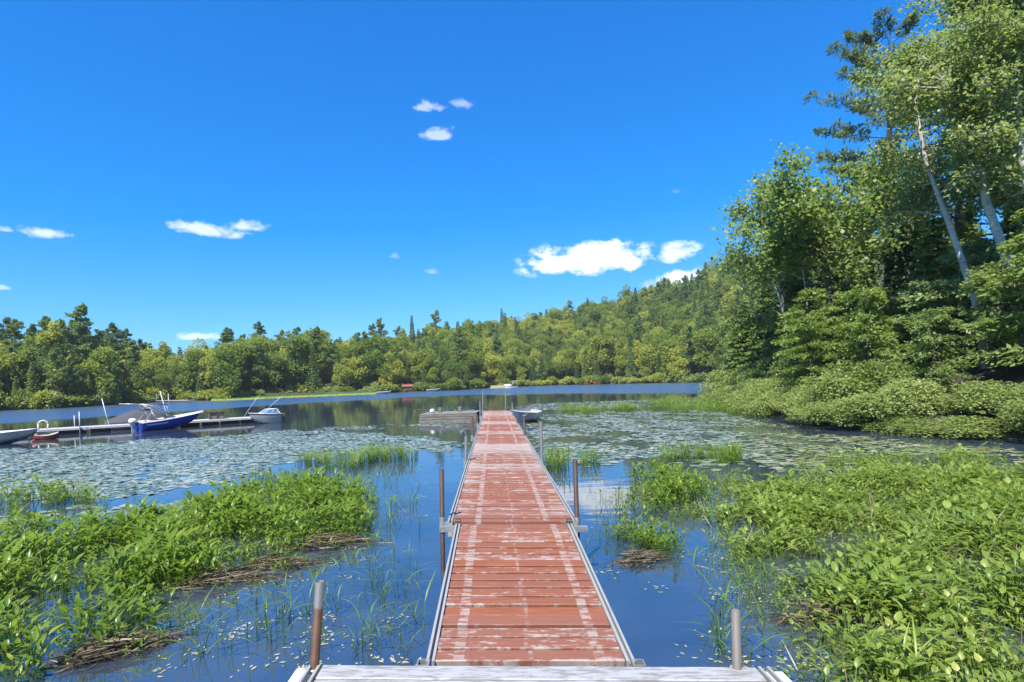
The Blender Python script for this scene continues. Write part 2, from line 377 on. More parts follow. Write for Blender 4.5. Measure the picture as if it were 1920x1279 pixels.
for t_ in ts:
    y = np.interp(us, SHU, SHY) + t_; V.append(np.stack([us * y, y, terrain(us, y)], 1))
V = np.concatenate(V); nU = len(us)
Fc = [(j * nU + i, j * nU + i + 1, (j + 1) * nU + i + 1, (j + 1) * nU + i) for j in range(len(ts) - 1) for i in range(nU - 1)]
tag(link('hills', npmesh('hills', V, Fc, M['forest_floor'], smooth=True)), 'wooded hills rising beyond the far shore', 'hill', kind='structure')

# ------------------------------------------------------------------ foliage builders
def unit(v): return v / np.maximum(np.linalg.norm(v, axis=1, keepdims=True), 1e-6)
def leaf_quads(C, T, L, Wd, fold=.25, g=rng, N=None):
    """rhombic leaves at C pointing along T (unit), length L, width Wd"""
    n = len(C)
    if N is None: a = unit(np.cross(T, unit(g.normal(size=(n, 3)))))
    else: a = unit(np.cross(T, unit(N + g.normal(size=(n, 3)) * .38)))
    nn = np.cross(T, a)
    L = np.broadcast_to(L, n)[:, None]; Wd = np.broadcast_to(Wd, n)[:, None]
    mid = C + T * L * .45 + nn * Wd * fold
    V = np.stack([C, mid + a * Wd * .5, C + T * L, mid - a * Wd * .5], 1).reshape(-1, 3)
    Fq = np.arange(n * 4).reshape(n, 4)
    return V, Fq
def crown_broad(h, w, n, leaf, g, base=.12, nl=22):
    """broad crown as lobes of leaf clumps; returns verts, faces, rnd"""
    zc = h * (base + 1) / 2; a = h * (1 - base) / 2
    lob = []
    for k in range(nl):
        d = unit(g.normal(size=(1, 3)))[0]; rr = g.uniform(.35, 1.0)
        z = zc + d[2] * a * rr; taper = 1.0 if z < h * .55 else 1 - .45 * (z - h * .55) / (h * .45)
        lob.append((d[0] * w / 2 * rr * taper, d[1] * w / 2 * rr * taper, z, g.uniform(.11, .30) * w))
    lob = np.array(lob); idx = g.choice(nl, n, p=lob[:, 3] ** 2 / (lob[:, 3] ** 2).sum())
    d = unit(g.normal(size=(n, 3)) + np.array([0, 0, .35])); rad = lob[idx, 3:4] * g.uniform(.65, 1.08, (n, 1))
    C = lob[idx, :3] + d * rad * np.array([1, 1, .8]); C[:, 2] = np.maximum(C[:, 2], .15)
    T = unit(d * .6 + g.normal(size=(n, 3)) * .6 + np.array([0, 0, -.1]))
    sz = leaf * g.uniform(.6, 1.3, n)
    V, Fq = leaf_quads(C, T, sz, sz * .75, g=g, N=unit(d * .8 + np.array([0, -.25, .75])))
    r = np.repeat(np.clip(.5 + .22 * g.normal(size=n) + .25 * (g.uniform(size=nl)[idx] - .5), 0, 1), 4)
    return V, Fq, r
def crown_spruce(h, w, n, leaf, g, base=.06, pw=1.0):
    t = g.uniform(0, 1, n) ** .75; z = h * (base + (1 - base) * (1 - t) * 1.0)
    lay = np.round(z / (h * .045)) * h * .045; z = lay + g.uniform(-.3, .3, n) * h * .02
    rmax = w / 2 * np.clip((1 - (z / h)) ** pw + .03, 0, 1); br = g.integers(0, 9, n) / 9 * 6.283 + lay * 7.3
    f = g.uniform(.25, 1, n) ** .7; ang = br + g.normal(size=n) * .16
    rr = rmax * f * (1 + .25 * np.sin(lay * 13 + br * 3))
    C = np.stack([np.cos(ang) * rr, np.sin(ang) * rr, z - rr * .28], 1)
    T = unit(np.stack([np.cos(ang), np.sin(ang), -.25 * np.ones(n)], 1) + g.normal(size=(n, 3)) * .35)
    V, Fq = leaf_quads(C, T, leaf * g.uniform(.7, 1.3, n), leaf * .55, g=g, N=unit(np.stack([np.cos(ang), np.sin(ang), 1.1 * np.ones(n)], 1)))
    return V, Fq, np.repeat(np.clip(.35 + .3 * f + .15 * g.normal(size=n), 0, 1), 4)
def crown_pine(h, w, n, leaf, g, base=.3):
    nb = 42; zb = h * (base + (1 - base) * np.clip((np.arange(nb) + g.uniform(-.6, .6, nb)) / nb, 0, 1)); az = g.uniform(0, 6.283, nb)
    ln = w / 2 * (1.05 - .75 * ((zb / h - base) / (1 - base)) ** 1.6) * g.uniform(.55, 1.1, nb)
    k = g.integers(0, nb, n); f = g.uniform(.06, 1, n) ** .75
    sp = g.normal(size=n) * .13 * ln[k]
    C = np.stack([np.cos(az[k]) * ln[k] * f - np.sin(az[k]) * sp, np.sin(az[k]) * ln[k] * f + np.cos(az[k]) * sp, zb[k] + ln[k] * f * f * .18 + g.normal(size=n) * .009 * h], 1)
    T = unit(g.normal(size=(n, 3)) * np.array([1, 1, .5]) + np.array([0, 0, .35]))
    V, Fq = leaf_quads(C, T, leaf * g.uniform(.7, 1.3, n), leaf * .5, g=g)
    return V, Fq, np.repeat(np.clip(.5 + .25 * g.normal(size=n), 0, 1), 4)
def trunk_mesh(h, r, g, limbs=5, lean=.03, w=3.0):
    b = MB(); top = Vector((g.normal() * lean * h, g.normal() * lean * h, h))
    b.tube([(0, 0, -.4), tuple(top * .35 + Vector((g.normal() * .02 * h, 0, 0))), tuple(top * .7), tuple(top * .96)], [r, r * .75, r * .45, r * .12], 6)
    for k in range(limbs):
        z = g.uniform(.3, .75); a = g.uniform(0, 6.283); p = top * z; e = p + Vector((math.cos(a) * w * .32, math.sin(a) * w * .32, h * .12))
        b.tube([p, (p + e) / 2 + Vector((0, 0, -.1)), e], [r * .35, r * .22, r * .08], 4, False)
    return b
def make_proto(kind, i):
    g = np.random.default_rng(100 + i)
    if kind == 'broad':
        h = g.uniform(9, 12); w = h * g.uniform(.5, .72); c = crown_broad(h, w, 4600, .44, g, g.uniform(.04, .14), int(g.integers(18, 28))); m = 'leaf_far'; tr = trunk_mesh(h * .9, .16, g, 5, .02, w)
    elif kind == 'slim':
        h = g.uniform(10, 13); w = h * g.uniform(.3, .4); c = crown_broad(h, w, 3400, .40, g, .06, 20); m = 'leaf_far'; tr = trunk_mesh(h * .95, .13, g, 3, .02, w)
    elif kind == 'spruce':
        h = g.uniform(9, 13); w = h * g.uniform(.3, .42); c = crown_spruce(h, w, 3600, .46, g); m = 'leaf_spruce'; tr = trunk_mesh(h, .13, g, 0, 0)
    elif kind == 'cedar':
        h = g.uniform(6, 8.5); w = h * .3; c = crown_spruce(h, w, 2600, .34, g, .02, .7); m = 'leaf_spruce'; tr = trunk_mesh(h, .1, g, 0, 0)
    else:
        h = g.uniform(13, 16); w = h * g.uniform(.42, .55); c = crown_pine(h, w, 4800, .42, g, g.uniform(.2, .4)); m = 'leaf_spruce'; tr = trunk_mesh(h, .17, g, 6, .015, w * .7)
    cm = npmesh(kind + '_crown', c[0], c[1], M[m], c[2]); tm = tr.mesh(kind + '_trunk', M['bark'])
    return dict(kind=kind, h=h, w=w, crown=cm, trunk=tm)
KINDS = ['broad'] * 5 + ['slim'] * 2 + ['spruce'] * 3 + ['cedar'] * 2 + ['pine'] * 3
PROTO = [make_proto(k, i) for i, k in enumerate(KINDS)]
BYK = {k: [i for i, q in enumerate(PROTO) if q['kind'] == k] for k in set(KINDS)}

# ---- where the far trees stand
pts = []                                                     # (x, y, z, proto, scale)
g = np.random.default_rng(21)
def pick(u_px):
    r = g.uniform()
    if u_px < 280: tab = (('pine', .26), ('broad', .34), ('slim', .12), ('spruce', .2), ('cedar', .08))
    elif u_px < 720: tab = (('pine', .06), ('broad', .58), ('slim', .14), ('spruce', .16), ('cedar', .06))
    elif u_px < 1180: tab = (('pine', .05), ('broad', .58), ('slim', .15), ('spruce', .12), ('cedar', .10))
    else: tab = (('pine', .10), ('broad', .50), ('slim', .08), ('spruce', .27), ('cedar', .05))
    for k, p in tab:
        if r < p: return int(g.choice(BYK[k]))
        r -= p
    return BYK['broad'][0]
cell = {}
def free(x, y, r):
    cx, cy = int(x // 4), int(y // 4)
    for a in range(cx - 2, cx + 3):
        for b in range(cy - 2, cy + 3):
            for (qx, qy) in cell.get((a, b), ()):
                if (qx - x) ** 2 + (qy - y) ** 2 < r * r: return False
    cell.setdefault((cx, cy), []).append((x, y)); return True
for k in range(26000):
    px = g.uniform(-420, 1640); u = (px - CX) / F
    ys = float(np.interp(u, SHU, SHY)); rd = float(np.interp(u, RGU, RG[:, 2]))
    f = g.uniform() ** .8; y = ys + 2.0 + f * (rd * 1.25)
    if 430 < px < 700 and y < ys + 7: continue               # the low grassy spit
    x = u * y
    if not free(x, y, 3.1 + .006 * (y - ys)): continue
    sc = g.uniform(.6, 1.0) + .35 * g.uniform() ** 3
    if y - ys < 6: sc *= .72
    pts.append((x, y, float(terrain(np.array([u]), np.array([y]))[0]) - .2, pick(px), sc, px))
# tall emergent trees that break the skyline: photograph column, row of the top, kind, depth behind the shore
EMERG = [(14, 598, 'pine', 30), (62, 610, 'pine', 24), (95, 598, 'pine', 30), (150, 603, 'pine', 18), (205, 622, 'spruce', 30), (240, 618, 'pine', 34), (430, 616, 'pine', 40), (462, 628, 'pine', 50),
         (530, 620, 'pine', 55), (560, 616, 'pine', 55), (718, 598, 'pine', 60), (776, 592, 'spruce', 70), (812, 603, 'broad', 75), (1103, 561, 'broad', 145), (945, 578, 'spruce', 110), (1148, 566, 'broad', 150)]
emerg = []
for px, py, kd, back in EMERG:
    u = (px - CX) / F; y = float(np.interp(u, SHU, SHY)) + back; x = u * y
    z = float(terrain(np.array([u]), np.array([y]))[0]) - .2; topz = atd(px, py, y).z
    i = BYK[kd][len(emerg) % len(BYK[kd])]
    emerg.append((x, y, z, i, (topz - z) / PROTO[i]['h'], px))
order = sorted(range(len(pts)), key=lambda i: (pts[i][1] - np.interp((pts[i][5] - CX) / F, SHU, SHY)) + (0 if -120 < pts[i][5] < 1420 else 500))
NEAR = order[:284]; REST = order[284:]
KN = {'broad': ('broadleaf_tree', 'rounded broadleaf tree'), 'slim': ('broadleaf_tree', 'slim broadleaf tree'), 'spruce': ('spruce_tree', 'dark pointed spruce'), 'cedar': ('cedar_tree', 'small narrow cedar'), 'pine': ('pine_tree', 'tall open-branched pine')}
SEGS = [(120, 'on the far shore behind the aluminium rowboat'), (250, 'on the far shore behind the covered boat'), (380, 'on the far shore behind the blue boat tower'), (440, 'on the far shore left of the grassy spit'), (570, 'behind the left half of the grassy spit'),
        (720, 'behind the right half of the grassy spit'), (890, 'on the far shore above the timber raft'), (1000, 'on the far shore above the dock end'), (1140, 'on the far shore behind the far docks'), (9999, 'on the far shore right of the far docks')]
def seg(px):
    t = next(t for lim, t in SEGS if px < lim); return (t, 'far shore ' + t)
def place_tree(x, y, z, i, s, label, group, sx=None):
    q = PROTO[i]; e = empty(KN[q['kind']][0], (x, y, z), (0, 0, random.uniform(0, 6.28))); e.scale = (sx or s, sx or s, s)
    link('trunk', q['trunk'], None, e); link('crown', q['crown'], None, e)
    return tag(e, label, 'tree', group)
for i in NEAR:
    x, y, z, pi, s, px = pts[i]; sg = seg(px)
    place_tree(x, y, z, pi, s, KN[PROTO[pi]['kind']][1] + ' ' + sg[0], KN[PROTO[pi]['kind']][1] + 's ' + sg[0])
EL = ['tallest pine at the far left edge of the treeline', 'flat topped pine second from the left above the treeline', 'pine with a forked flat crown above left shore', 'broad pine crown filling the left treeline top',
      'spruce tip above the treeline left of the dip', 'pine above the treeline beside the dip', 'pine standing above the small white cloud', 'smaller pine right of the cloud pine', 'left one of a pine pair on the skyline', 'right one of a pine pair on the skyline',
      'dark pine breaking the skyline at start of the hill', 'dark spruce spire breaking the skyline left of the hill', 'small round tree on the skyline right of the spire', 'lone round tree on top of the hill skyline', 'spruce tip on the rising hill skyline', 'low round tree right of the lone hilltop tree']
for k, (x, y, z, pi, s, px) in enumerate(emerg):
    place_tree(x, y, z, pi, s, EL[k], 'trees that break the skyline', min(s, 1.1) if PROTO[pi]['kind'] == 'pine' else min(s, .95))
# the rest of the wood reads as one mass
pc = bpy.data.collections.new('tree_kinds')
for i, q in enumerate(PROTO):
    V1 = np.empty(len(q['crown'].vertices) * 3, np.float32); q['crown'].vertices.foreach_get('co', V1)
    o = bpy.data.objects.new('wood_%02d' % i, q['crown']); pc.objects.link(o)
def forest_stuff(name, P, label):
    me = bpy.data.meshes.new(name); me.from_pydata([(p[0], p[1], p[2]) for p in P], [], [])
    me.attributes.new('sc', 'FLOAT', 'POINT').data.foreach_set('value', [p[4] for p in P])
    me.attributes.new('rz', 'FLOAT', 'POINT').data.foreach_set('value', [random.uniform(0, 6.28) for p in P])
    me.attributes.new('ix', 'INT', 'POINT').data.foreach_set('value', [p[3] for p in P])
    o = link(name, me); md = o.modifiers.new('wood', 'NODES')
    ng = bpy.data.node_groups.new(name, 'GeometryNodeTree'); md.node_group = ng
    ng.interface.new_socket('Geometry', in_out='INPUT', socket_type='NodeSocketGeometry'); ng.interface.new_socket('Geometry', in_out='OUTPUT', socket_type='NodeSocketGeometry')
    n = ng.nodes.new; l = ng.links.new
    gi, go = n('NodeGroupInput'), n('NodeGroupOutput'); ci = n('GeometryNodeCollectionInfo'); ci.inputs[0].default_value = pc; ci.inputs['Separate Children'].default_value = True; ci.inputs['Reset Children'].default_value = True
    ip = n('GeometryNodeInstanceOnPoints'); ip.inputs['Pick Instance'].default_value = True
    def na(nm, ty):
        a = n('GeometryNodeInputNamedAttribute'); a.data_type = ty; a.inputs[0].default_value = nm; return a.outputs[0]
    cx = n('ShaderNodeCombineXYZ'); l(na('rz', 'FLOAT'), cx.inputs[2])
    l(gi.outputs[0], ip.inputs['Points']); l(ci.outputs[0], ip.inputs['Instance']); l(na('ix', 'INT'), ip.inputs['Instance Index'])
    l(cx.outputs[0], ip.inputs['Rotation']); l(na('sc', 'FLOAT'), ip.inputs['Scale']); l(ip.outputs[0], go.inputs[0])
    return tag(o, label, 'woods', kind='stuff')
forest_stuff('forest', [pts[i] for i in REST], 'dense mixed green forest covering the far hills')

# low bushes at the foot of the far trees
def bush_mesh(i, h, w, n, leaf, mat):
    g2 = np.random.default_rng(300 + i); c = crown_broad(h, w, n, leaf, g2, 0.0, 16); return npmesh('bush_leaves', c[0], c[1], M[mat], c[2])
FB = [bush_mesh(i, 2.2, 3.2, 900, .38, 'leaf_far') for i in range(3)]
FB2 = [bush_mesh(5 + i, 1.8, 3.0, 800, .34, 'leaf_shrub') for i in range(3)]
g = np.random.default_rng(5)
for k in range(120):
    px = -60 + k * 12.3 + g.uniform(-5, 5); u = (px - CX) / F; y = float(np.interp(u, SHU, SHY)) + g.uniform(.2, 2.2)
    if 430 < px < 700: y += g.uniform(4, 8)
    o = link('shore_bush', (FB + FB2)[int(g.integers(0, 6))], None, None, (u * y, y, 0.1), (0, 0, g.uniform(0, 6)))
    o.scale = (g.uniform(.8, 1.5),) * 2 + (g.uniform(.5, 1.3),)
    sg = seg(px); tag(o, 'low leafy bush ' + sg[0], 'bush', 'bushes ' + sg[0])
# grassy spit
V = []; Fc = []
sp = [(395, 751.5, 749), (440, 750.5, 744), (500, 747.5, 741.5), (560, 744.8, 738), (620, 742.3, 736.5), (680, 740, 736), (705, 739, 736.5)]
for a, (px, y0, y1) in enumerate(sp):
    p0, p1 = onz(px, y0), onz(px, y1); q = p0.lerp(p1, .5)
    V += [(p0.x, p0.y, -.05), (p0.x, p0.y + .4, .22), (q.x, q.y, .45), (p1.x, p1.y, .6)]
    if a: Fc += [((a - 1) * 4 + k, a * 4 + k, a * 4 + k + 1, (a - 1) * 4 + k + 1) for k in range(3)]
tag(link('grassy_spit', npmesh('grassy_spit', V, Fc, M['spit'], smooth=True)), 'bright green grassy spit on the far shore', 'shore', kind='structure')
gg = np.random.default_rng(9); C = []
for k in range(9000):
    px = gg.uniform(400, 702); i = np.interp(px, [s[0] for s in sp], [s[1] for s in sp]); j = np.interp(px, [s[0] for s in sp], [s[2] for s in sp])
    f = gg.uniform(); p0, p1 = onz(px, i), onz(px, j); p = p0.lerp(p1, f); C.append((p.x, p.y, .05 + .5 * f))
C = np.array(C); T = unit(gg.normal(size=(len(C), 3)) * .25 + np.array([0, 0, 1])); Vq, Fq = leaf_quads(C, T, gg.uniform(.2, .5, len(C)), .12, g=gg)
tag(link('marsh_grass', npmesh('marsh_grass', Vq, Fq, M['weed2'], np.repeat(gg.uniform(0, 1, len(C)), 4))), 'short bright marsh grass on the far spit', 'grass', kind='stuff')

# ------------------------------------------------------------------ right bank
BK = [(1345, 752), (1390, 765), (1450, 780), (1520, 793), (1600, 805), (1700, 812), (1800, 816), (1920, 824), (2150, 850)]
bp = sorted([(onz(*p).y, onz(*p).x) for p in BK]); BY = np.array([-30, 0] + [p[0] for p in bp] + [44, 50, 62, 90]); BX = np.array([16, 14] + [p[1] for p in bp] + [20, 27, 45, 90])
def bank_h(x, y):
    d = x - np.interp(y, BY, BX); return np.where(d < 0, d * .35, .12 + 9.5 * (1 - np.exp(-np.maximum(d, 0) / 26)) + .12 * np.sin(x * 1.7) * np.sin(y * 1.3) * np.clip(d, 0, 1))
ys_ = np.linspace(-25, 80, 90); ds_ = np.concatenate([np.linspace(-3, 3, 9), np.linspace(4, 60, 26)])
V = []
for y in ys_:
    x = np.interp(y, BY, BX) + ds_; V.append(np.stack([x, np.full_like(x, y), bank_h(x, np.full_like(x, y))], 1))
V = np.concatenate(V); nD = len(ds_); Fc = [(j * nD + i, j * nD + i + 1, (j + 1) * nD + i + 1, (j + 1) * nD + i) for j in range(len(ys_) - 1) for i in range(nD - 1)]
tag(link('shore_bank', npmesh('shore_bank', V, Fc, M['bank'], smooth=True)), 'dark wooded bank rising on the right', 'bank', kind='structure')
def bz(x, y): return float(bank_h(np.array([x]), np.array([y]))[0])

# ---- near trees grown limb by limb
class Tree:
    def __init__(s, seed): s.g = np.random.default_rng(seed); s.b = MB(); s.lc = []; s.lt = []
    def tube(s, p, q, r0, r1, bend=.08, n=6, sag=0.0):
        g = s.g; L = (q - p).length; k = 4
        pts = [p.lerp(q, i / k) + Vector((g.normal() * bend * L * .5, g.normal() * bend * L * .5, g.normal() * bend * L * .3 - sag * L * math.sin(math.pi * i / k))) * (1 if 0 < i < k else 0) for i in range(k + 1)]
        s.b.tube(pts, [r0 + (r1 - r0) * i / k for i in range(k + 1)], n, False); return pts
    def along(s, pts, f):
        f = f * (len(pts) - 1); i = min(int(f), len(pts) - 2); return pts[i].lerp(pts[i + 1], f - i)
    def twig(s, p, d, L, nleaf, spread=.16):
        g = s.g; q = p + d * L; s.b.tube([p, q], [.008, .004], 3, False)
        f = g.uniform(.15, 1.1, nleaf)
        for a in f:
            s.lc.append(tuple(p + d * (L * a) + Vector(g.normal(size=3)) * spread)); s.lt.append(tuple(Vector(g.normal(size=3)) * .8 + d * .5 + Vector((0, 0, -.35))))
    def done(s, name, label, loc, leaf, mats, cat='tree', wr=.7, group=None):
        C = np.array(s.lc); T = unit(np.array(s.lt)); g = s.g; sz = leaf * g.uniform(.6, 1.25, len(C)); V, Fq = leaf_quads(C, T, sz, sz * wr, .2, g, np.broadcast_to(np.array([0, -.45, .9]), C.shape))
        e = empty(name, loc); s.b.build('trunk', mats[0], e, True)
        link('crown', npmesh('crown', V, Fq, mats[1], np.repeat(np.clip(.5 + .22 * g.normal(size=len(C)), 0, 1), 4)), None, e)
        return tag(e, label, cat, group)
def broad_tree(name, label, path, base_r, limb_f, limb_len, nl, seed, leaf, mats, up=.5, nsub=5, ntw=5, nleaf=11, spread=.2, bias=(0, 0, 0), group=None):
    """path: world points of the trunk from base to tip"""
    t = Tree(seed); g = t.g; o = Vector(path[0]); P = [Vector(p) - o for p in path]
    n = len(P); t.b.tube([P[0] + Vector((0, 0, -.5))] + P, [base_r * 1.25] + [base_r * (1 - .85 * i / (n - 1)) for i in range(n)], 8, False)
    for k in range(nl):
        f = limb_f[0] + (limb_f[1] - limb_f[0]) * ((k + g.uniform()) / nl); p = t.along(P, f); a = g.uniform(0, 6.283)
        d = Vector((math.cos(a), math.sin(a), up + g.normal() * .25)) + Vector(bias); d.normalize()
        L = limb_len * (1.1 - .55 * f) * g.uniform(.7, 1.2); pts = t.tube(p, p + d * L, base_r * .32 * (1.15 - f), .015, .14, 5)
        for j in range(nsub):
            fj = .3 + .7 * (j + g.uniform()) / nsub; pj = t.along(pts, min(fj, 1)); dj = (d * .55 + Vector(g.normal(size=3)) * .6 + Vector((0, 0, .15))).normalized(); Lj = L * .42 * g.uniform(.6, 1.2)
            qs = t.tube(pj, pj + dj * Lj, .018, .007, .12, 4)
            for m in range(ntw):
                pm = t.along(qs, g.uniform(.2, 1)); t.twig(pm, (dj * .5 + Vector(g.normal(size=3)) * .7).normalized(), Lj * g.uniform(.3, .6), nleaf, spread)
    return t.done(name, label, o, leaf, mats, group=group)
def foot(px, d):            # a foot point on the bank at a photograph column
    x = (px - CX) / F * d; return Vector((x, d, bz(x, d) - .05))
def pathpx(pts): return [foot(pts[0][0], pts[0][2])] + [atd(*p) for p in pts[1:]]

# white pine with long level branches
def white_pine(label, px, d, top_py, seed, lean_px=0):
    t = Tree(seed); g = t.g; b = foot(px, d); top = atd(px + lean_px, top_py, d); h = top.z - b.z; ax = top - b
    t.b.tube([Vector((0, 0, -.5)), ax * .3, ax * .65, ax], [.30, .24, .15, .03], 8, False)
    for k in range(52):
        f = .30 + .70 * (k // 4 * 4 + .8 * (k % 4) / 4) / 52; p = ax * f; a = g.uniform(0, 6.283) if k % 2 else math.pi + g.normal() * .45
        L = (6.0 if k % 2 == 0 else 4.2) * (1.04 - f) ** .36 * g.uniform(.55, 1.08); d_ = Vector((math.cos(a), math.sin(a), .02 + .7 * max(0, f - .72) / .28))
        pts = t.tube(p, p + d_ * L + Vector((0, 0, .10 * L)), .055 * (1.2 - f), .012, .05, 4, .05)
        for j in range(9):
            fj = .28 + .72 * (j + g.uniform()) / 9; pj = t.along(pts, min(fj, 1)); sd_ = Vector((-d_.y, d_.x, 0)) * (1 if j % 2 else -1)
            dj = (d_ * .6 + sd_ * .75 + Vector((0, 0, .12))).normalized(); Lj = .34 * L * (1.25 - fj) * g.uniform(.7, 1.2) + .2; q = pj + dj * Lj; t.b.tube([pj, q], [.012, .005], 3, False)
            for m in range(5):
                c = pj + dj * Lj * (.25 + .8 * m / 5)
                for w in range(9): t.lc.append(tuple(c + Vector(g.normal(size=3)) * .05)); t.lt.append(tuple(dj * .35 + Vector(g.normal(size=3)) * .8 + Vector((0, 0, .45))))
    return t.done('pine_tree', label, b, .27, (M['bark'], M['leaf_pine']), wr=.26)
white_pine('tall dark white pine with long level branches reaching left on right bank', 1668, 31, 62, 1)
BM = (M['birch'], M['leaf_birch']); MM = (M['bark'], M['leaf_maple'])
broad_tree('birch_tree', 'leaning white birch with the lowest pale trunk over right bank shrubs', pathpx([(1850, 0, 19), (1828, 560, 19), (1780, 420, 19.2), (1735, 300, 19.5), (1715, 190, 19.6), (1730, 110, 19.8)]), .13, (.42, 1), 3.0, 17, 2, .135, BM, .5, 5, 7, 22, .19)
broad_tree('birch_tree', 'tall birch with thick pale trunk near the right edge', pathpx([(1925, 0, 18), (1900, 520, 18), (1850, 380, 18.2), (1825, 240, 18.5), (1840, 90, 18.6), (1850, 0, 18.6)]), .17, (.40, 1), 3.2, 19, 3, .135, BM, .5, 5, 7, 22, .19)
broad_tree('birch_tree', 'birch at the right frame edge with crown cut by the frame', pathpx([(1985, 0, 17), (1950, 460, 17), (1915, 300, 17.2), (1905, 140, 17.3), (1915, -40, 17.4)]), .14, (.35, 1), 3.0, 18, 4, .135, BM, .5, 5, 7, 22, .19)
broad_tree('maple_tree', 'dark leaning maple whose crown stands out against the sky', pathpx([(1585, 0, 28), (1565, 600, 28), (1548, 500, 28), (1520, 430, 28), (1495, 370, 28)]), .24, (.42, 1), 4.3, 15, 5, .22, MM, .3, 5, 7, 20, .28, (-.35, 0, 0))
broad_tree('maple_tree', 'slender multi-stemmed maple at the lake end of the bank', pathpx([(1455, 0, 31), (1475, 600, 31), (1462, 520, 31), (1440, 450, 31), (1425, 400, 31)]), .15, (.30, 1), 3.6, 15, 6, .2, MM, .35, 5, 7, 18, .27, (-.15, 0, 0))
broad_tree('maple_tree', 'broad green maple behind the leaning maple', pathpx([(1640, 0, 30), (1640, 560, 30), (1630, 440, 30), (1620, 370, 30)]), .2, (.2, 1), 3.8, 16, 7, .2, MM, .3, 5, 7, 18, .27)
broad_tree('maple_tree', 'tall maple behind the birches at upper right', pathpx([(1800, 0, 25), (1800, 400, 25), (1790, 240, 25), (1800, 120, 25)]), .22, (.25, 1), 4.2, 20, 8, .2, MM, .4, 5, 7, 18, .27)
broad_tree('maple_tree', 'maple filling the gap behind the birch at right edge', pathpx([(1930, 0, 23), (1930, 400, 23), (1935, 220, 23), (1930, 60, 23)]), .22, (.2, 1), 4.0, 20, 9, .2, (M['bark'], M['leaf_under']), .4, 5, 7, 18, .27)
# dead pale snags
for k, (pts_, lab) in enumerate([([(1530, 0, 27), (1519, 620, 27), (1512, 560, 27), (1505, 505, 27)], 'thin bleached dead trunk with bare twigs in front of maple'), ([(1480, 0, 28), (1474, 610, 28), (1462, 560, 28), (1452, 535, 28)], 'bleached dead stem leaning left beside the dead trunk')]):
    t = Tree(40 + k); P = pathpx(pts_); o = P[0]; P = [p - o for p in P]; t.b.tube(P, [.06, .05, .035, .012], 6, False)
    for j in range(9):
        p = t.along(P, .45 + .055 * j); d = Vector((t.g.normal(), t.g.normal(), .8)).normalized(); t.tube(p, p + d * t.g.uniform(.5, 1.3), .016, .005, .1, 4)
    e = empty('dead_tree', o); t.b.build('trunk', M['deadwood'], e, True); tag(e, lab, 'dead tree')

# ---- understory saplings, hemlocks and shore shrubs
def sapling(i, h, w, n, leaf, mat):
    g2 = np.random.default_rng(500 + i); nb = 60
    zb = h * g2.uniform(.05, 1, nb); az = g2.uniform(0, 6.283, nb); ln = w / 2 * (1.08 - .6 * zb / h) * g2.uniform(.5, 1.15, nb); k = g2.integers(0, nb, n); f = g2.uniform(.2, 1.05, n)
    sp_ = g2.normal(size=n) * .20 * (ln[k] * .6 + .3)
    C = np.stack([np.cos(az[k]) * ln[k] * f - np.sin(az[k]) * sp_, np.sin(az[k]) * ln[k] * f + np.cos(az[k]) * sp_, zb[k] + .12 * ln[k] * f - .22 * ln[k] * f * f + g2.normal(size=n) * .05], 1)
    T = unit(np.stack([np.cos(az[k]), np.sin(az[k]), -.35 * np.ones(n)], 1) + g2.normal(size=(n, 3)) * .55); sz = leaf * g2.uniform(.6, 1.3, n)
    V, Fq = leaf_quads(C, T, sz, sz * .6, .15, g2, np.broadcast_to(np.array([0, -.4, .9]), C.shape)); tb = MB(); tb.tube([(0, 0, -.3), (0.05, 0, h * .5), (0, .05, h * .97)], [.05, .035, .01], 5, False)
    for b in range(nb):
        e = Vector((math.cos(az[b]) * ln[b], math.sin(az[b]) * ln[b], zb[b] - .1 * ln[b])); tb.tube([(0, 0, zb[b]), (e.x * .5, e.y * .5, zb[b] + .05 * ln[b]), e], [.014, .01, .003], 3, False)
    return (tb.mesh('sapling_stem', M['bark']), npmesh('sapling_leaves', V, Fq, M[mat], np.repeat(np.clip(.5 + .24 * g2.normal(size=n), 0, 1), 4)))
SAP = [sapling(i, 3.6, 3.2, 5200, .15, 'leaf_under') for i in range(3)] + [sapling(3 + i, 4.2, 3.0, 5200, .14, 'leaf_maple') for i in range(2)]
HEM = []
for i in range(2):
    g2 = np.random.default_rng(600 + i); c = crown_spruce(7, 3.6, 9000, .24, g2, .02, .8); tb = MB(); tb.tube([(0, 0, -.3), (0, 0, 3.5), (0, 0, 6.9)], [.10, .07, .015], 6, False)
    HEM.append((tb.mesh('hemlock_trunk', M['bark']), npmesh('hemlock_needles', c[0], c[1], M['leaf_spruce'], c[2])))
def put(kind, mesh, x, y, s, label, cat, group, sz=None, z=None):
    e = empty(kind, (x, y, (bz(x, y) if z is None else z) - .05), (0, 0, random.uniform(0, 6.28))); e.scale = (s, s, sz or s)
    link('trunk' if cat == 'tree' else 'stem', mesh[0], None, e); link('crown' if cat == 'tree' else 'foliage', mesh[1], None, e); return tag(e, label, cat, group)
g = np.random.default_rng(77)
HP = [(1500, 33), (1445, 36), (1400, 38), (1560, 30), (1760, 24), (1930, 21), (1720, 30), (1580, 34), (1820, 27)]
HL = ['dark hemlock behind the dead trunk', 'dark hemlock left of the dead stem', 'hemlock at the lake end of the bank', 'hemlock at the foot of the leaning maple', 'hemlock left of the lowest birch trunk', 'hemlock at the right frame edge', 'hemlock deep behind the pine', 'hemlock deep behind the leaning maple', 'hemlock deep behind the birches']
for k, (px, d) in enumerate(HP): put('hemlock_tree', HEM[k % 2], (px - CX) / F * d, d, g.uniform(.75, 1.15), HL[k], 'tree', 'hemlocks of the right bank')
n_s = 0
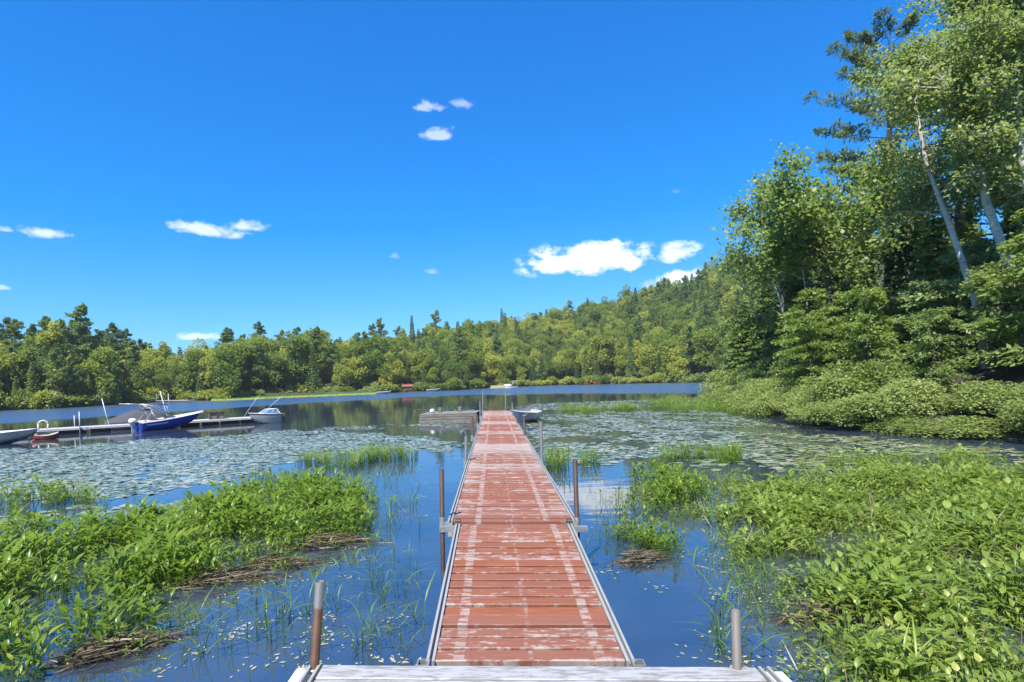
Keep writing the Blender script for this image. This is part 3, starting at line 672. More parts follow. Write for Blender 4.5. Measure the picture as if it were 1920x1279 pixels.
def bseg(px): return 'at the lake end of right bank' if px < 1480 else 'below the leaning maple' if px < 1620 else 'below the white pine' if px < 1740 else 'below the leaning birch trunks' if px < 1880 else 'at the right frame edge'
for k in range(400):
    d = g.uniform(15, 40); x = float(np.interp(d, BY, BX)) + g.uniform(1.2, 9.0); px = CX + F * x / d
    if px > 2050 or n_s >= 52: continue
    if not free(x * 1.9 + 5000, d * 1.9, 3.0): continue
    n_s += 1
    put('sapling', SAP[int(g.integers(0, 5))], x, d, g.uniform(.7, 1.25), 'leafy sapling %s %s' % (('near the water' if x - float(np.interp(d, BY, BX)) < 4.5 else 'deep in the wood'), bseg(px)), 'tree', 'saplings %s %s' % (('near the water' if x - float(np.interp(d, BY, BX)) < 4.5 else 'deep in the wood'), bseg(px)))
SHR = []
for i in range(4):
    g2 = np.random.default_rng(700 + i); c = crown_broad(1.35, 2.0, 6200, .078, g2, 0.0, 26); tb = MB()
    for j in range(9):
        a = g2.uniform(0, 6.28); tb.tube([(0, 0, -.2), (math.cos(a) * .3, math.sin(a) * .3, .5), (math.cos(a) * .65, math.sin(a) * .65, 1.05)], [.016, .012, .004], 4, False)
    SHR.append((tb.mesh('shrub_stems', M['bark']), npmesh('shrub_leaves', c[0], c[1], M['leaf_shrub'], c[2])))
for row in range(2):
    for k in range(26):
        y = 13.2 + (k + g.uniform(-.3, .3)) * 1.12 + row * .4; x = float(np.interp(y, BY, BX)) + .15 + row * 1.0 + g.uniform(-.35, .35)
        if CX + F * x / y > 2050: continue
        put('shrub', SHR[int(g.integers(0, 4))], x, y, g.uniform(.75, 1.25), 'pale green shrub ' + ('overhanging the water ', 'in the second row ', 'in the back row ')[row] + bseg(CX + F * x / y), 'shrub', ('front', 'second', 'back')[row] + ' row shore shrubs ' + bseg(CX + F * x / y), g.uniform(.38, .8) * (1 + .1 * row))
for k, (px, d, s) in enumerate([(1362, 38, 1.6), (1395, 36, 1.6), (1430, 33, 1.4), (1600, 20, 1.35), (1660, 19, 1.2)]):
    x = (px - CX) / F * d; put('shrub', SHR[k % 4], x, d, s, ['large grey green shrub at the lake tip of the bank', 'large rounded shrub second from the tip of the bank', 'large shrub below the dead stems', 'tall open shrub standing above the front shrubs', 'tall shrub right of the open shrub'][k], 'shrub', None, s * .8)

# ------------------------------------------------------------------ main dock
DX = .15
PL = {}
def plank_mesh(L, w, th, var):
    key = (round(L, 3), round(w, 3), var)
    if key not in PL:
        b = MB(); n = 8; gr = random.Random(int(L * 1000) + var * 31); x0 = -L / 2; vs = []; fs = []
        for i in range(n + 1):
            x = x0 + L * i / n; e0 = gr.uniform(-.0022, .0022); e1 = gr.uniform(-.0022, .0022); zt = gr.uniform(-.0014, .0014); c = .005
            vs += [(x, -w / 2 + e0, -th), (x, -w / 2 + e0, -c), (x, -w / 2 + e0 + c, zt), (x, w / 2 + e1 - c, zt), (x, w / 2 + e1, -c), (x, w / 2 + e1, -th)]
        for i in range(n):
            for k in range(6): fs.append((i * 6 + k, (i + 1) * 6 + k, (i + 1) * 6 + (k + 1) % 6, i * 6 + (k + 1) % 6))
        fs += [tuple(range(6)), tuple(n * 6 + k for k in range(6))[::-1]]
        b.add(vs, fs); PL[key] = b.mesh('plank', M['plank'])
    return PL[key]
def rail_prof(x, side, w=.046, h=.15):
    a = [(-w / 2, -h), (-w / 2, .012), (-w / 2 + .015, .012), (-w / 2 + .015, -.022), (w / 2 - .015, -.022), (w / 2 - .015, .012), (w / 2, .012), (w / 2, -h)]
    return [(x + p, z) for p, z in a]
def sleeve(b, c, w, h, t=.006):
    x, y, z = c; o, i = w / 2, w / 2 - t
    vs = []
    for q, zz in ((o, z - h / 2), (o, z + h / 2), (i, z + h / 2), (i, z - h / 2 + .01)):
        vs += [(x - q, y - q, zz), (x + q, y - q, zz), (x + q, y + q, zz), (x - q, y + q, zz)]
    fs = [(r * 4 + k, r * 4 + (k + 1) % 4, r * 4 + 4 + (k + 1) % 4, r * 4 + 4 + k) for r in range(3) for k in range(4)] + [(12, 13, 14, 15)]
    b.add(vs, fs)
def pipe(parent, name, base, top, r, mat):
    b = MB(); base, top = Vector(base), Vector(top); ax = top - base; a = ax.orthogonal().normalized(); c = ax.cross(a).normalized(); n = 14; vs = []; fs = []
    for p, q in ((Vector((0, 0, 0)), r), (ax, r), (ax, r * .82), (ax * .9, r * .82)):
        vs += [p + (a * math.cos(6.28318 * k / n) + c * math.sin(6.28318 * k / n)) * q for k in range(n)]
    for j in range(3): fs += [(j * n + k, j * n + (k + 1) % n, (j + 1) * n + (k + 1) % n, (j + 1) * n + k) for k in range(n)]
    fs.append(tuple(3 * n + k for k in range(n)))
    b.add(vs, fs); return b.build(name, mat, parent, True, base)
def dock_section(y0, y1, z0, z1, w, npl, stripe, wear, label, posts=(), front_sleeves=False, arms=False, yaw=0.0):
    L = y1 - y0; e = empty('dock_section', (DX, y0, z0), (math.atan2(z1 - z0, L), ROLL, yaw)); rw = .046; pitch = L / npl; pl = w - 2 * rw - .006
    for k in range(npl):
        wid = pitch - random.uniform(.020, .036); o = link('plank', plank_mesh(pl, round(wid / .004) * .004, .035, random.randrange(4)), None, e, (random.uniform(-.004, .004), (k + .5) * pitch, random.uniform(-.006, .006)), (random.uniform(-.035, .02), 0, random.uniform(-.0035, .0035)))
        if random.random() < .5: o.rotation_euler.z += math.pi
        wv = wear(k / npl); o['wear'] = float(min(1, max(0, wv + random.uniform(-.22, .22)))); o['stripe'] = float(stripe)
    for s in (-1, 1):
        MB().extrude_y(rail_prof(s * (w / 2 - rw / 2), s), -.004, L - .012).build('side_rail', M['alu'], e)
        b = MB(); b.box((s * (w / 4), L * .5, -.075), (.035, L - .1, .07)); b.build('stringer', M['oldwood'], e)
    b = MB(); b.box((0, .016, -.088), (w - .1, .03, .10)); b.box((0, L - .03, -.088), (w - .1, .03, .10)); b.build('cross_beam', M['galv'], e)
    if front_sleeves:
        for s in (-1, 1):
            b = MB(); sleeve(b, (s * (w / 2 + .012), -.02, -.05), .066, .13, .007); o = b.build('corner_bracket', M['galv'], e)
            b = MB(); xx = s * (w / 2 + .045); b.tube([(xx, -.02, -.045), (xx + s * .035, -.02, -.045)], .007, 8); b.tube([(xx + s * .03, -.045, -.045), (xx + s * .03, .005, -.045)], .006, 8); b.build('bolt', M['galv'], o)
    if arms:
        for s in (-1, 1):
            b = MB(); b.box((s * (w / 2 - .02), L - .02, .018), (.055, .06, .05), .008); o = b.build('corner_cap', M['dark'], e)
            b = MB(); b.box((s * (w / 2 + .085), L - .005, -.055), (.15, .045, .05)); b.build('bracket_arm', M['galv'], o)
    for (px, py, base_py, sx, yy, r, mat) in posts:
        d = y0 + yy; top = atd(px, py, d); loc = e.matrix_basis.inverted() @ top; bx = sx * (w / 2 + .05)
        foot_ = Vector((bx if abs(loc.x - bx) < .16 else loc.x - (.0), yy, -(z0 + .7)))
        o = pipe(e, 'post', foot_, loc, r, M[mat])
        b = MB(); f = (-.06 - foot_.z) / (loc.z - foot_.z); c = foot_.lerp(loc, f); b.tube([c + Vector((0, 0, -.075)), c + Vector((0, 0, .075))], r * 1.32, 12); s2 = b.build('post_sleeve', M['galv'], e)
        b = MB(); b.box(((c.x + sx * w / 2) / 2, c.y, c.z), (abs(c.x - sx * w / 2) + .02, .05, .06)); b.build('bracket', M['galv'], s2)
    return e
Z0 = HC - 1.52; Z1 = HC - 1.39; ZD = HC - 1.40
dock_section(3.06, 5.56, Z0, Z1, 1.125, 18, .385, lambda f: .46 + .12 * (f > .75), 'x', front_sleeves=True, arms=True).update_tag()
secs = [o for o in COL.objects if o.name.startswith('dock_section')]
tag(secs[0], 'nearest red plank dock section sloping up from the white deck', 'dock', 'red dock sections')
Y = [5.66, 9.98, 14.3, 18.6, 22.9, 27.2]
SP = [[(828, 880, 1000, -1, .12, .024, 'rust_all'), (1078, 862, 1000, 1, .12, .024, 'rust_all')],
      [(874, 818, 868, -1, .05, .030, 'steel_post'), (1014, 791, 869, 1, .05, .030, 'steel_post')],
      [(885, 780, 817, -1, .2, .030, 'rust_all'), (982, 781, 816, 1, .2, .030, 'rust_all')],
      [(895, 779, 795, -1, .2, .03, 'rust_all'), (969, 777, 792, 1, .2, .03, 'rust_all')],
      [(900, 752, 785, -1, .1, .026, 'steel_post'), (960, 755, 785, 1, .1, .026, 'steel_post'), (905, 732, 770, -1, 4.15, .03, 'steel_post'), (948, 731, 770, 1, 4.15, .03, 'steel_post')]]
WR = [lambda f: .50 + .30 * (abs(f - .82) < .1), lambda f: .50 + .42 * (f > .22) * (f < .62), lambda f: .42 + .45 * (abs(f - .25) < .12), lambda f: .5 + .3 * (f < .3), lambda f: .55 + .3 * (f < .75)]
LB = ['second red dock section with two rusty pipe posts at its near corners', 'third red dock section, paint worn lavender grey in its middle', 'middle red dock section between the short rusty posts', 'red dock section next to the last', 'last red dock section with tall thin poles at its end']
for k in range(5):
    e = dock_section(Y[k], Y[k + 1] - .02, ZD, ZD, 1.29, 32, .345, WR[k], '', SP[k]); tag(e, LB[k], 'dock', 'red dock sections')
    if k == 4:
        for s in (-1, 1):
            b = MB(); b.box((s * .56, 4.2, .09), (.16, .12, .17), .015); b.build('end_block', M['dark'], e)
    if k == 1:
        b = MB(); p = atd(874, 818, Y[1] + .05); q = e.matrix_basis.inverted() @ p
        b.tube([q + Vector((0, 0, -.02)), q + Vector((-.01, 0, .06)), q + Vector((-.05, 0, .10)), q + Vector((-.09, 0, .07)), q + Vector((-.08, 0, .03))], .008, 6); b.build('rope_hook', M['galv'], e)

# white deck the camera stands on
wd = empty('white_deck', (DX, 0, HC - 1.50), (0, ROLL + R(.25), 0)); wl, wr_ = -1.10, 1.18
y = 2.985
for k in range(16):
    w = .135; o = link('plank', plank_mesh(wr_ - wl - .02, .132, .035, k % 4).copy(), None, wd, ((wl + wr_) / 2, y - w / 2, random.uniform(-.002, .002)), (0, 0, random.uniform(-.002, .002)))
    o.data.materials.clear(); o.data.materials.append(M['white_deck']); y -= w + .006
for s, x in ((-1, wl - .03), (1, wr_ + .03)):
    o = MB().extrude_y(rail_prof(x, s, .06, .15), .7, 2.97).build('side_rail', M['alu'], wd)
    b = MB(); b.box((x + s * .055, 2.86, -.02), (.09, .22, .012), .004); b.build('corner_plate', M['gel'], wd)
b = MB(); b.box(((wl + wr_) / 2, 2.95, -.09), (wr_ - wl, .03, .1)); b.build('front_beam', M['alu'], wd)
for (bx, by, tx, ty, r, mat, nm) in ((589, 1256, 600, 1090, .0245, 'rust_post', 0), (1382, 1258, 1379, 1144, .023, 'grey_post', 1)):
    inv = wd.matrix_basis.inverted(); p, q = inv @ atd(bx, by, 2.97), inv @ atd(tx, ty, 2.99); ax = (q - p).normalized()
    o = pipe(wd, 'post', p - ax * .55, q, r, M[mat]); o['label'] = ('rusty brown pipe post with grey top', 'short weathered grey pipe post')[nm]
    if nm == 0:
        mt = M['rust_post'].copy(); o.data.materials.clear(); o.data.materials.append(mt)
        for nd in mt.node_tree.nodes:
            if nd.type == 'MAP_RANGE': nd.inputs['From Min'].default_value = .862; nd.inputs['From Max'].default_value = .878
    b = MB(); n = 16; rr = r * 1.35
    b.tube([p + Vector((math.cos(6.283 * k / n) * rr, math.sin(6.283 * k / n) * rr, .008)) for k in range(n + 1)], .008, 6, False); b.tube([p + Vector((-.09 if nm == 0 else .02, -.01, .004)), p + Vector((-rr if nm == 0 else .08, 0, .008))], .008, 6); b.build('post_ring', M['alu'], o, True).matrix_parent_inverse = o.matrix_basis.inverted()
tag(wd, 'white painted deck in the foreground with a pipe post at each corner', 'dock')

# ------------------------------------------------------------------ boats and floating docks on the left
fa, fb = onz(146, 813), onz(450, 794); fdir = (fb - fa).normalized(); fnorm = Vector((-fdir.y, fdir.x, 0)); frot = math.atan2(fdir.y, fdir.x)
LF = 2.05
FL = ['floating dock section at the left frame edge behind aluminium rowboat', 'floating dock section with the white ladder hoop', 'floating dock section with two thin poles', 'floating dock section behind the white outboard motor', 'floating dock section behind blue boat hull', 'floating dock section carrying the brown crate', 'end floating dock section beside the white bowrider']
t_end = (fb - fa).length + 1.05
for k in range(7):
    t0 = t_end - (7 - k) * LF; p = fa + fdir * t0; e = empty('floating_dock', (p.x, p.y, 0), (0, 0, frot))
    for j in range(14):
        b = MB(); b.box((.075 + j * .1455, .65, .285), (.135, 1.26, .03), .004); b.build('deck_board', M['deck_grey'], e)
    for yy in (.0, 1.3):
        b = MB(); b.box((LF / 2, yy, .245), (LF - .03, .035, .10)); b.build('side_beam', M['deck_grey'], e)
    for x0, x1 in (((.1, 1.0), (1.18, 1.98)) if k > 4 else ((.15, .95),) if k % 2 else ((.75, 1.95),)):
        b = MB(); b.box(((x0 + x1) / 2, .65, .04), (x1 - x0, 1.15, .30), .03); b.build('float', M['black'], e)
    b = MB(); b.box((LF - .04, -.035, .2), (.10, .05, .12), .01); b.build('cleat', M['galv'], e)
    tag(e, FL[k], 'floating dock', 'floating dock sections in a line')
def on_fd(px, back=.6, z=.3):         # point on the floating dock at a photograph column
    u = (px - CX) / F; n = fnorm; a = fa + n * back; t = (u * a.y - a.x) / (fdir.x - u * fdir.y); p = a + fdir * t; return Vector((p.x, p.y, z))

def loft(name, secs_, mat, parent, close=True):
    b = MB(); n = len(secs_[0]); vs = [v for s in secs_ for v in s]; fs = [(i * n + k, (i + 1) * n + k, (i + 1) * n + k + 1, i * n + k + 1) for i in range(len(secs_) - 1) for k in range(n - 1)]
    fs.append(tuple(range(n)))
    b.add(vs, fs); return b.build(name, mat, parent, True)
def hull(parent, L, B, s0, s1, mat, name='hull', chine=.8, keel=-.15, rise=.45, rake=.10, full=3.0):
    secs_ = []; m = 14
    for i in range(m + 1):
        t = i / m; b = B / 2 * (1 - t ** full) + .015; bc = b * (chine - .25 * t * t); zs = s0 + (s1 - s0) * t ** 1.7; zk = keel + rise * t ** 4; zc = zk + .12 + .30 * t ** 3 * (zs - zk); x = t * L
        xs = x + rake * L * t ** 3
        secs_.append([(xs, b, zs), (x + rake * L * .5 * t ** 3, bc, zc), (x, 0, zk), (x + rake * L * .5 * t ** 3, -bc, zc), (xs, -b, zs)])
    o = loft(name, secs_, mat, parent); return o, secs_
def deck_of(parent, secs_, mat, name='deck', i0=0, i1=None, crown=.06, drop=0.0, inset=.97):
    S_ = secs_[i0:i1]; out = []
    for s in S_:
        x, b, z = s[0]; out.append([(x, b * inset * q, z + crown * (1 - q * q) - drop) for q in (1, .6, .2, -.2, -.6, -1)])
    return loft(name, out, mat, parent)
def rubrail(parent, secs_, mat, r=.022, name='rub_rail'):
    b = MB(); b.tube([s[0] for s in secs_] + [s[4] for s in secs_[::-1]], r, 6); return b.build(name, mat, parent, True)
def tubes(parent, name, lines, r, mat):
    b = MB()
    for l in lines: b.tube([Vector(p) for p in l], r, 7)
    return b.build(name, mat, parent, True)

# blue tow boat
bs = onz(259, 808.5); e = empty('motorboat', (bs.x, bs.y, 0), (0, R(-2.0), R(47)))
h_, sc_ = hull(e, 2.75, 1.35, .42, .66, M['blue'], rake=.16, keel=-.12)
deck_of(e, sc_, M['tan'], 'cover', 0, None, .10); rubrail(e, sc_, M['gel'], .018)
b = MB()
for s in (-1, 1):
    pts_ = [Vector(sc_[i][0 if s > 0 else 4]) + Vector((0, s * .012, -.10 - .003 * i)) for i in range(1, 7)]
    for i in range(5): b.add([pts_[i], pts_[i + 1], pts_[i + 1] + Vector((0, -s * .02, -.05)), pts_[i] + Vector((0, -s * .02, -.05 - .006 * i))], [(0, 1, 2, 3)])
b.build('hull_graphic', M['gel'], e)
en = MB(); en.box((-.22, 0, .52), (.30, .30, .30), .07); en.box((-.20, 0, .33), (.20, .2, .12), .03); en_o = en.build('outboard_motor', M['gel'], e, True)
b = MB(); b.box((-.22, 0, .08), (.13, .10, .46), .02); b.box((-.24, 0, -.14), (.2, .05, .12), .01); b.build('lower_unit', M['greyhull'], en_o)
b = MB(); b.box((-.06, 0, .36), (.10, .26, .2), .02); b.build('motor_bracket', M['dark'], en_o)
for s in (-1, 1):
    y = s * .58
    tubes(e, 'tower_leg', [[(.15, y, .45), (.55, y * .92, .92), (.45, y * .85, 1.18)], [(1.15, y, .52), (.62, y * .92, 1.0), (.15, y * .85, 1.32)], [(.75, y, .5), (.52, y * .92, .94)], [(1.55, y * .9, .56), (.75, y * .9, 1.18), (.1, y * .8, 1.36)]], .032, M['alu'])
tubes(e, 'tower_top', [[(.12, -.5, 1.34), (.12, .5, 1.34)], [(.45, -.5, 1.18), (.45, .5, 1.18)], [(.12, -.5, 1.34), (.45, -.5, 1.18)], [(.12, .5, 1.34), (.45, .5, 1.18)], [(.12, 0, 1.36), (-.62, .5, 1.44)]], .03, M['alu'])
b = MB(); b.box((.36, -.1, 1.05), (.35, .7, .08), .03); b.build('board_rack', M['dark'], e)
b = MB(); b.add([(.78, -.5, 1.32), (.78, .5, 1.32), (1.35, .5, 1.20), (1.35, -.5, 1.20), (1.05, -.5, 1.30), (1.05, .5, 1.30)], [(0, 4, 5, 1), (4, 3, 2, 5)]); b.box((1.06, 0, 1.275), (.56, .98, .02), 0, Matrix.Rotation(R(12), 3, 'Y')); b.build('bimini', M['bimini'], e)
tubes(e, 'bimini_frame', [[(1.25, -.48, 1.22), (1.32, -.5, .6)], [(1.25, .48, 1.22), (1.32, .5, .6)]], .012, M['alu'])
tag(e, 'blue hulled motorboat with silver tow tower and white outboard motor', 'boat')

# covered boat behind the dock
p = on_fd(196, 2.3, 0); e = empty('covered_boat', p, (0, 0, frot - R(3)))
_, sc2 = hull(e, 2.9, 1.25, .36, .42, M['greyhull'], rake=.06)
out = []
for i, s in enumerate(sc2):
    x, b_, z = s[0]; t = i / 14; hh = .10 + .50 * math.sin(math.pi * min(1, t * .92 + .02)) ** 1.4
    out.append([(x, b_ * 1.02 * q, z + .02 + hh * (1 - abs(q) ** 1.6) - .05 * (abs(q) == 1)) for q in (1, .75, .5, .25, 0, -.25, -.5, -.75, -1)])
loft('canvas_cover', out, M['cover'], e)
tag(e, 'boat under a charcoal canvas cover behind the blue boat', 'boat')

# white bowrider at the end
p = onz(528, 792); e = empty('bowrider_boat', (p.x, p.y, 0), (0, R(-1.5), R(205))); e.scale = (.68, .72, .78)
_, sc3 = hull(e, 2.3, 1.25, .62, .70, M['greyhull'], rake=.10)
deck_of(e, sc3, M['gel'], 'deck', 0, None, .05); rubrail(e, sc3, M['black'], .03)
b = MB()
o1 = [(.35, .5, .66), (1.25, .52, .68), (1.75, .0, .72), (1.25, -.52, .68), (.35, -.5, .66)]; o2 = [(.30, .44, 1.0), (.98, .44, .99), (1.28, 0, .99), (.98, -.44, .99), (.30, -.44, 1.0)]
fr = MB()
for k in range(4):
    q0, q1, q2, q3 = Vector(o1[k]), Vector(o1[k + 1]), Vector(o2[k + 1]), Vector(o2[k]); b = MB(); b.add([q0, q1, q2, q3], [(0, 1, 2, 3)]); b.build('windscreen_pane', M['glass'], e)
    fr.tube([q0, q3], .016, 6); fr.tube([q3, q2], .018, 6); fr.tube([q0, q1], .016, 6)
    m0, m1 = (q0 + q1) / 2, (q2 + q3) / 2; fr.tube([m0, m1], .012, 6)
fr.tube([o1[4], o2[4]], .016, 6); fr.build('windscreen_frame', M['gel'], e, True)
b = MB(); b.box((.4, 0, .74), (.5, .8, .2), .05); b.build('seat', M['gel'], e)
b = MB(); b.box((-.16, 0, .5), (.24, .26, .36), .06); b.box((-.16, 0, .1), (.1, .08, .5)); b.build('outboard_motor', M['dark'], e)
tag(e, 'small white bowrider with blue tinted windscreen at the dock end', 'boat')

# aluminium rowboat, cut by the left frame edge
p = onz(64, 829); e = empty('rowboat', (p.x, p.y, 0), (0, 0, R(-152) + R(180)))
e.location = p - Vector((math.cos(R(28)), math.sin(R(28)), 0)) * 3.2
_, sc4 = hull(e, 3.2, 1.25, .42, .56, M['aluhull'], rake=.04, full=3.6)
inn = [[(s[0][0], s[0][1] * .95, s[0][2] - .005), (s[1][0], s[1][1] * .9, s[1][2] + .06), (s[2][0], 0, s[2][2] + .08), (s[3][0], s[3][1] * .9, s[3][2] + .06), (s[4][0], s[4][1] * .95, s[4][2] - .005)] for s in sc4]
loft('inner_hull', inn, M['aluhull'], e); rubrail(e, sc4, M['gel'], .022, 'gunwale')
for x in (.7, 1.6, 2.4):
    b = MB(); b.box((x, 0, .30), (.26, 1.05 if x < 2 else .72, .03), .005); b.build('bench_seat', M['aluhull'], e)
b = MB(); b.tube([sc4[-1][0], (3.16, 0, .25), (3.02, 0, .02)], .022, 6); b.build('stem', M['dark'], e)
b = MB()
for s in (0, 4): b.tube([Vector(q[s]) + Vector((0, 0, -.13)) for q in sc4[:13]], .012, 5)
b.build('hull_rib', M['dark'], e)
tag(e, 'bare aluminium rowboat at the left frame edge', 'boat')
# kayak, paddle craft
p = onz(110, 822); e = empty('kayak', (p.x, p.y, 0), (0, 0, R(30))); e.location = Vector((p.x, p.y, 0)) - Vector((math.cos(R(30)), math.sin(R(30)), 0)) * .95
def kayak(e, L, B, mat, dm):
    secs_ = []
    for i in range(13):
        t = i / 12; b_ = B / 2 * math.sin(math.pi * (.03 + .94 * t)) ** .7 + .01; up = .10 * abs(2 * t - 1) ** 2
        secs_.append([(t * L, b_, .16 + up), (t * L, b_ * .8, .02 + up), (t * L, 0, -.06 + up * 1.2), (t * L, -b_ * .8, .02 + up), (t * L, -b_, .16 + up)])
    loft('hull', secs_, mat, e); deck_of(e, secs_, dm, 'deck', 0, None, .06); b = MB(); b.tube([(L * .4 + .28 * math.cos(a), .16 * math.sin(a), .235) for a in [k * .5236 for k in range(13)]], .018, 6, False); b.build('cockpit_rim', M['black'], e)
kayak(e, .95, .42, M['red'], M['greyhull']); tag(e, 'small red kayak with grey deck beside the ladder', 'kayak')
# ladder hoop
p = on_fd(70, .12, .3); e = empty('ladder', p, (0, 0, frot))
for yy in (0,):
    for x in (-.02, .36):
        tubes(e, 'hand_rail', [[(x - (.05 if x > 0 else -.05), yy, -.05)] + [(x - (.0), yy, .12 + 0.0)] + [(x, yy, .26)]], .03, M['gel'])
tubes(e, 'hoop', [[(-.02, 0, .25)] + [(.17 - .19 * math.cos(a), 0, .25 + .19 * math.sin(a)) for a in [k * math.pi / 8 for k in range(1, 8)]] + [(.36, 0, .25)]], .03, M['gel'])
for z in (-.1, -.3):
    tubes(e, 'rung', [[(0, -.06, z), (.34, -.06, z)]], .02, M['gel'])
tag(e, 'white hooped swim ladder on the floating dock', 'ladder')
# crate
p = on_fd(404, .65, .302); e = empty('crate', p, (0, 0, frot)); w, h, dp = .78, .40, .5
for sx in (-1, 0, 1):
    b = MB(); b.box((sx * (w / 2 - .03), -dp / 2, h / 2), (.06, .045, h)); b.build('post', M['brownwood'], e)
for sx in (-1, 1):
    b = MB(); b.box((sx * (w / 2 - .03), dp / 2, h / 2), (.06, .045, h)); b.build('post', M['brownwood'], e)
b = MB(); b.box((0, 0, h + .02), (w + .06, dp + .1, .045), .006); b.build('lid', M['brownwood'], e)
for j in range(4):
    b = MB(); b.box((0, -dp / 2 + .035, .06 + j * .09), (w - .06, .02, .08)); b.build('slat', M['oldwood'], e)
for sx in (-1, 1):
    b = MB(); b.box((sx * (w / 2 - .02), 0, h / 2), (.02, dp - .05, h - .04)); b.build('side_panel', M['oldwood'], e)
tag(e, 'brown slatted wooden crate standing on the floating dock', 'crate')
# poles
for (px, d_, x0, y0, x1, y1, r, mt, lab) in [(204, None, 204, 796, 191, 748, .022, 'gel', 'leaning white mooring pole left of the white outboard'), (316, None, 316, 783, 300, 734, .022, 'gel', 'leaning white mooring pole behind the blue boat'),
        (457, None, 457, 779, 484, 743, .012, 'gel', 'thin white mooring whip leaning right near the dock end'), (140, None, 140, 804, 139, 779, .02, 'gel', 'left one of two thin upright poles on floating dock'), (504, None, 500, 766, 526, 745, .012, 'gel', 'thin white whip leaning right over bowrider')]:
    q = on_fd(px, .9 if px != 140 else 1.2, .3); a, c = atd(x0, y0, q.y), atd(x1, y1, q.y); a.z = min(a.z, .32)
    if px == 504: a, c = atd(x0, y0, 33.5), atd(x1, y1, 33.5); a.z = .7
    b = MB(); b.tube([Vector((0, 0, 0)), (c - a)], [r, r * .7], 8); o = b.build('mooring_pole', M[mt], None, True, a); tag(o, lab, 'pole', 'poles on the floating dock')
q = on_fd(147, -.05, 0); c = atd(147, 772, q.y); b = MB(); b.tube([(0, 0, -.5), (0, 0, c.z)], .028, 8); tag(b.build('mooring_pole', M['galv'], None, True, (q.x, q.y, 0)), 'right one of two thin upright poles, standing in the water', 'pole', 'poles on the floating dock')

# ------------------------------------------------------------------ raft and skiff by the dock end
p = onz(786, 792.5); q = onz(893, 789.5); dr = (q - p); e = empty('timber_raft', (p.x, p.y, 0), (0, 0, math.atan2(dr.y, dr.x))); Lr = dr.length
for j, z in enumerate((.04, .17, .30)):
    b = MB(); b.box((Lr / 2 + .02 * j, 0, z), (Lr, .14, .115), .012); b.build('side_timber', M['oldwood'], e)
    b = MB(); b.box((Lr / 2 + .02 * j, 2.2, z), (Lr, .14, .115), .012); b.build('side_timber', M['oldwood'], e)
for j in range(15):
    b = MB(); b.box((Lr / 2, .0 + j * .158, .385), (Lr - .04, .146, .035), .005); b.build('deck_board', M['oldwood'], e)
for x in (Lr * .30, Lr * .66):
    b = MB(); b.box((x, 1.1, .53), (.14, .14, .26), .01); b.build('mooring_stub', M['oldwood'], e)
tag(e, 'low weathered timber raft left of the dock end', 'raft')
b = MB(); b.tube([(0, 0, 0), (0, 0, .02), (0, 0, .08), (0, 0, .16), (0, 0, .2), (0, 0, .215)], [.05, .10, .13, .11, .06, .01], 12); q = e.matrix_basis @ Vector((Lr * .17, .9, .402)); tag(b.build('buoy', M['gel'], None, True, q), 'round white buoy lying on the timber raft', 'buoy')
p = onz(1000, 791); e = empty('skiff', (1.30, 29.2, 0), (0, 0, R(-84)))
_, sc5 = hull(e, 4.4, 1.05, .42, .50, M['aluhull'], rake=.02, full=4.5); inn = [[(s[0][0], s[0][1] * .94, s[0][2] - .004), (s[1][0], s[1][1] * .88, s[1][2] + .05), (s[2][0], 0, s[2][2] + .07), (s[3][0], s[3][1] * .88, s[3][2] + .05), (s[4][0], s[4][1] * .94, s[4][2] - .004)] for s in sc5]
loft('inner_hull', inn, M['tan'], e); rubrail(e, sc5, M['gel'], .02, 'gunwale')
for x in (.8, 2.0, 3.2):
    b = MB(); b.box((x, 0, .30), (.26, .92, .03), .005); b.build('bench_seat', M['aluhull'], e)
e.location = (1.42, 29.0, 0); tag(e, 'pale aluminium skiff tied along the right side of dock end', 'boat')

# ------------------------------------------------------------------ far shore odds and ends
def far_pt(px, py, z=0): return onz(px, py, z)
def far_dock(px0, px1, py, label, rows=1, posts=()):
    a, c = far_pt(px0, py), far_pt(px1, py); d_ = c - a; e = empty('swim_dock', a, (0, 0, math.atan2(d_.y, d_.x))); L = d_.length
    for k in range(max(3, int(L / .5))):
        n = max(3, int(L / .5)); b = MB(); b.box(((k + .5) * L / n, .6, .36), (L / n - .03, 1.3, .06)); b.build('deck_board', M['deck_grey'], e)
    b = MB(); b.box((L / 2, 0, .24), (L, .1, .16)); b.build('side_beam', M['brownwood'], e)
    for f, h in posts:
        b = MB(); b.tube([(f * L, .3, -.5), (f * L, .3, h)], .09, 8); b.tube([(f * L, .3, h), (f * L, .3, h + .08)], .12, 8); b.build('post', M['gel'], e)
    return tag(e, label, 'dock')
far_dock(288, 352, 754.5, 'small swim dock with two white posts on the left far shore', 1, ((.05, 1.6), (.42, 1.7)))
far_dock(1050, 1092, 720.6, 'long pale dock on the far shore below the hill', 1, ((.5, 2.6),))
far_dock(1092, 1128, 720.2, 'far dock with red kayaks beside it', 1)
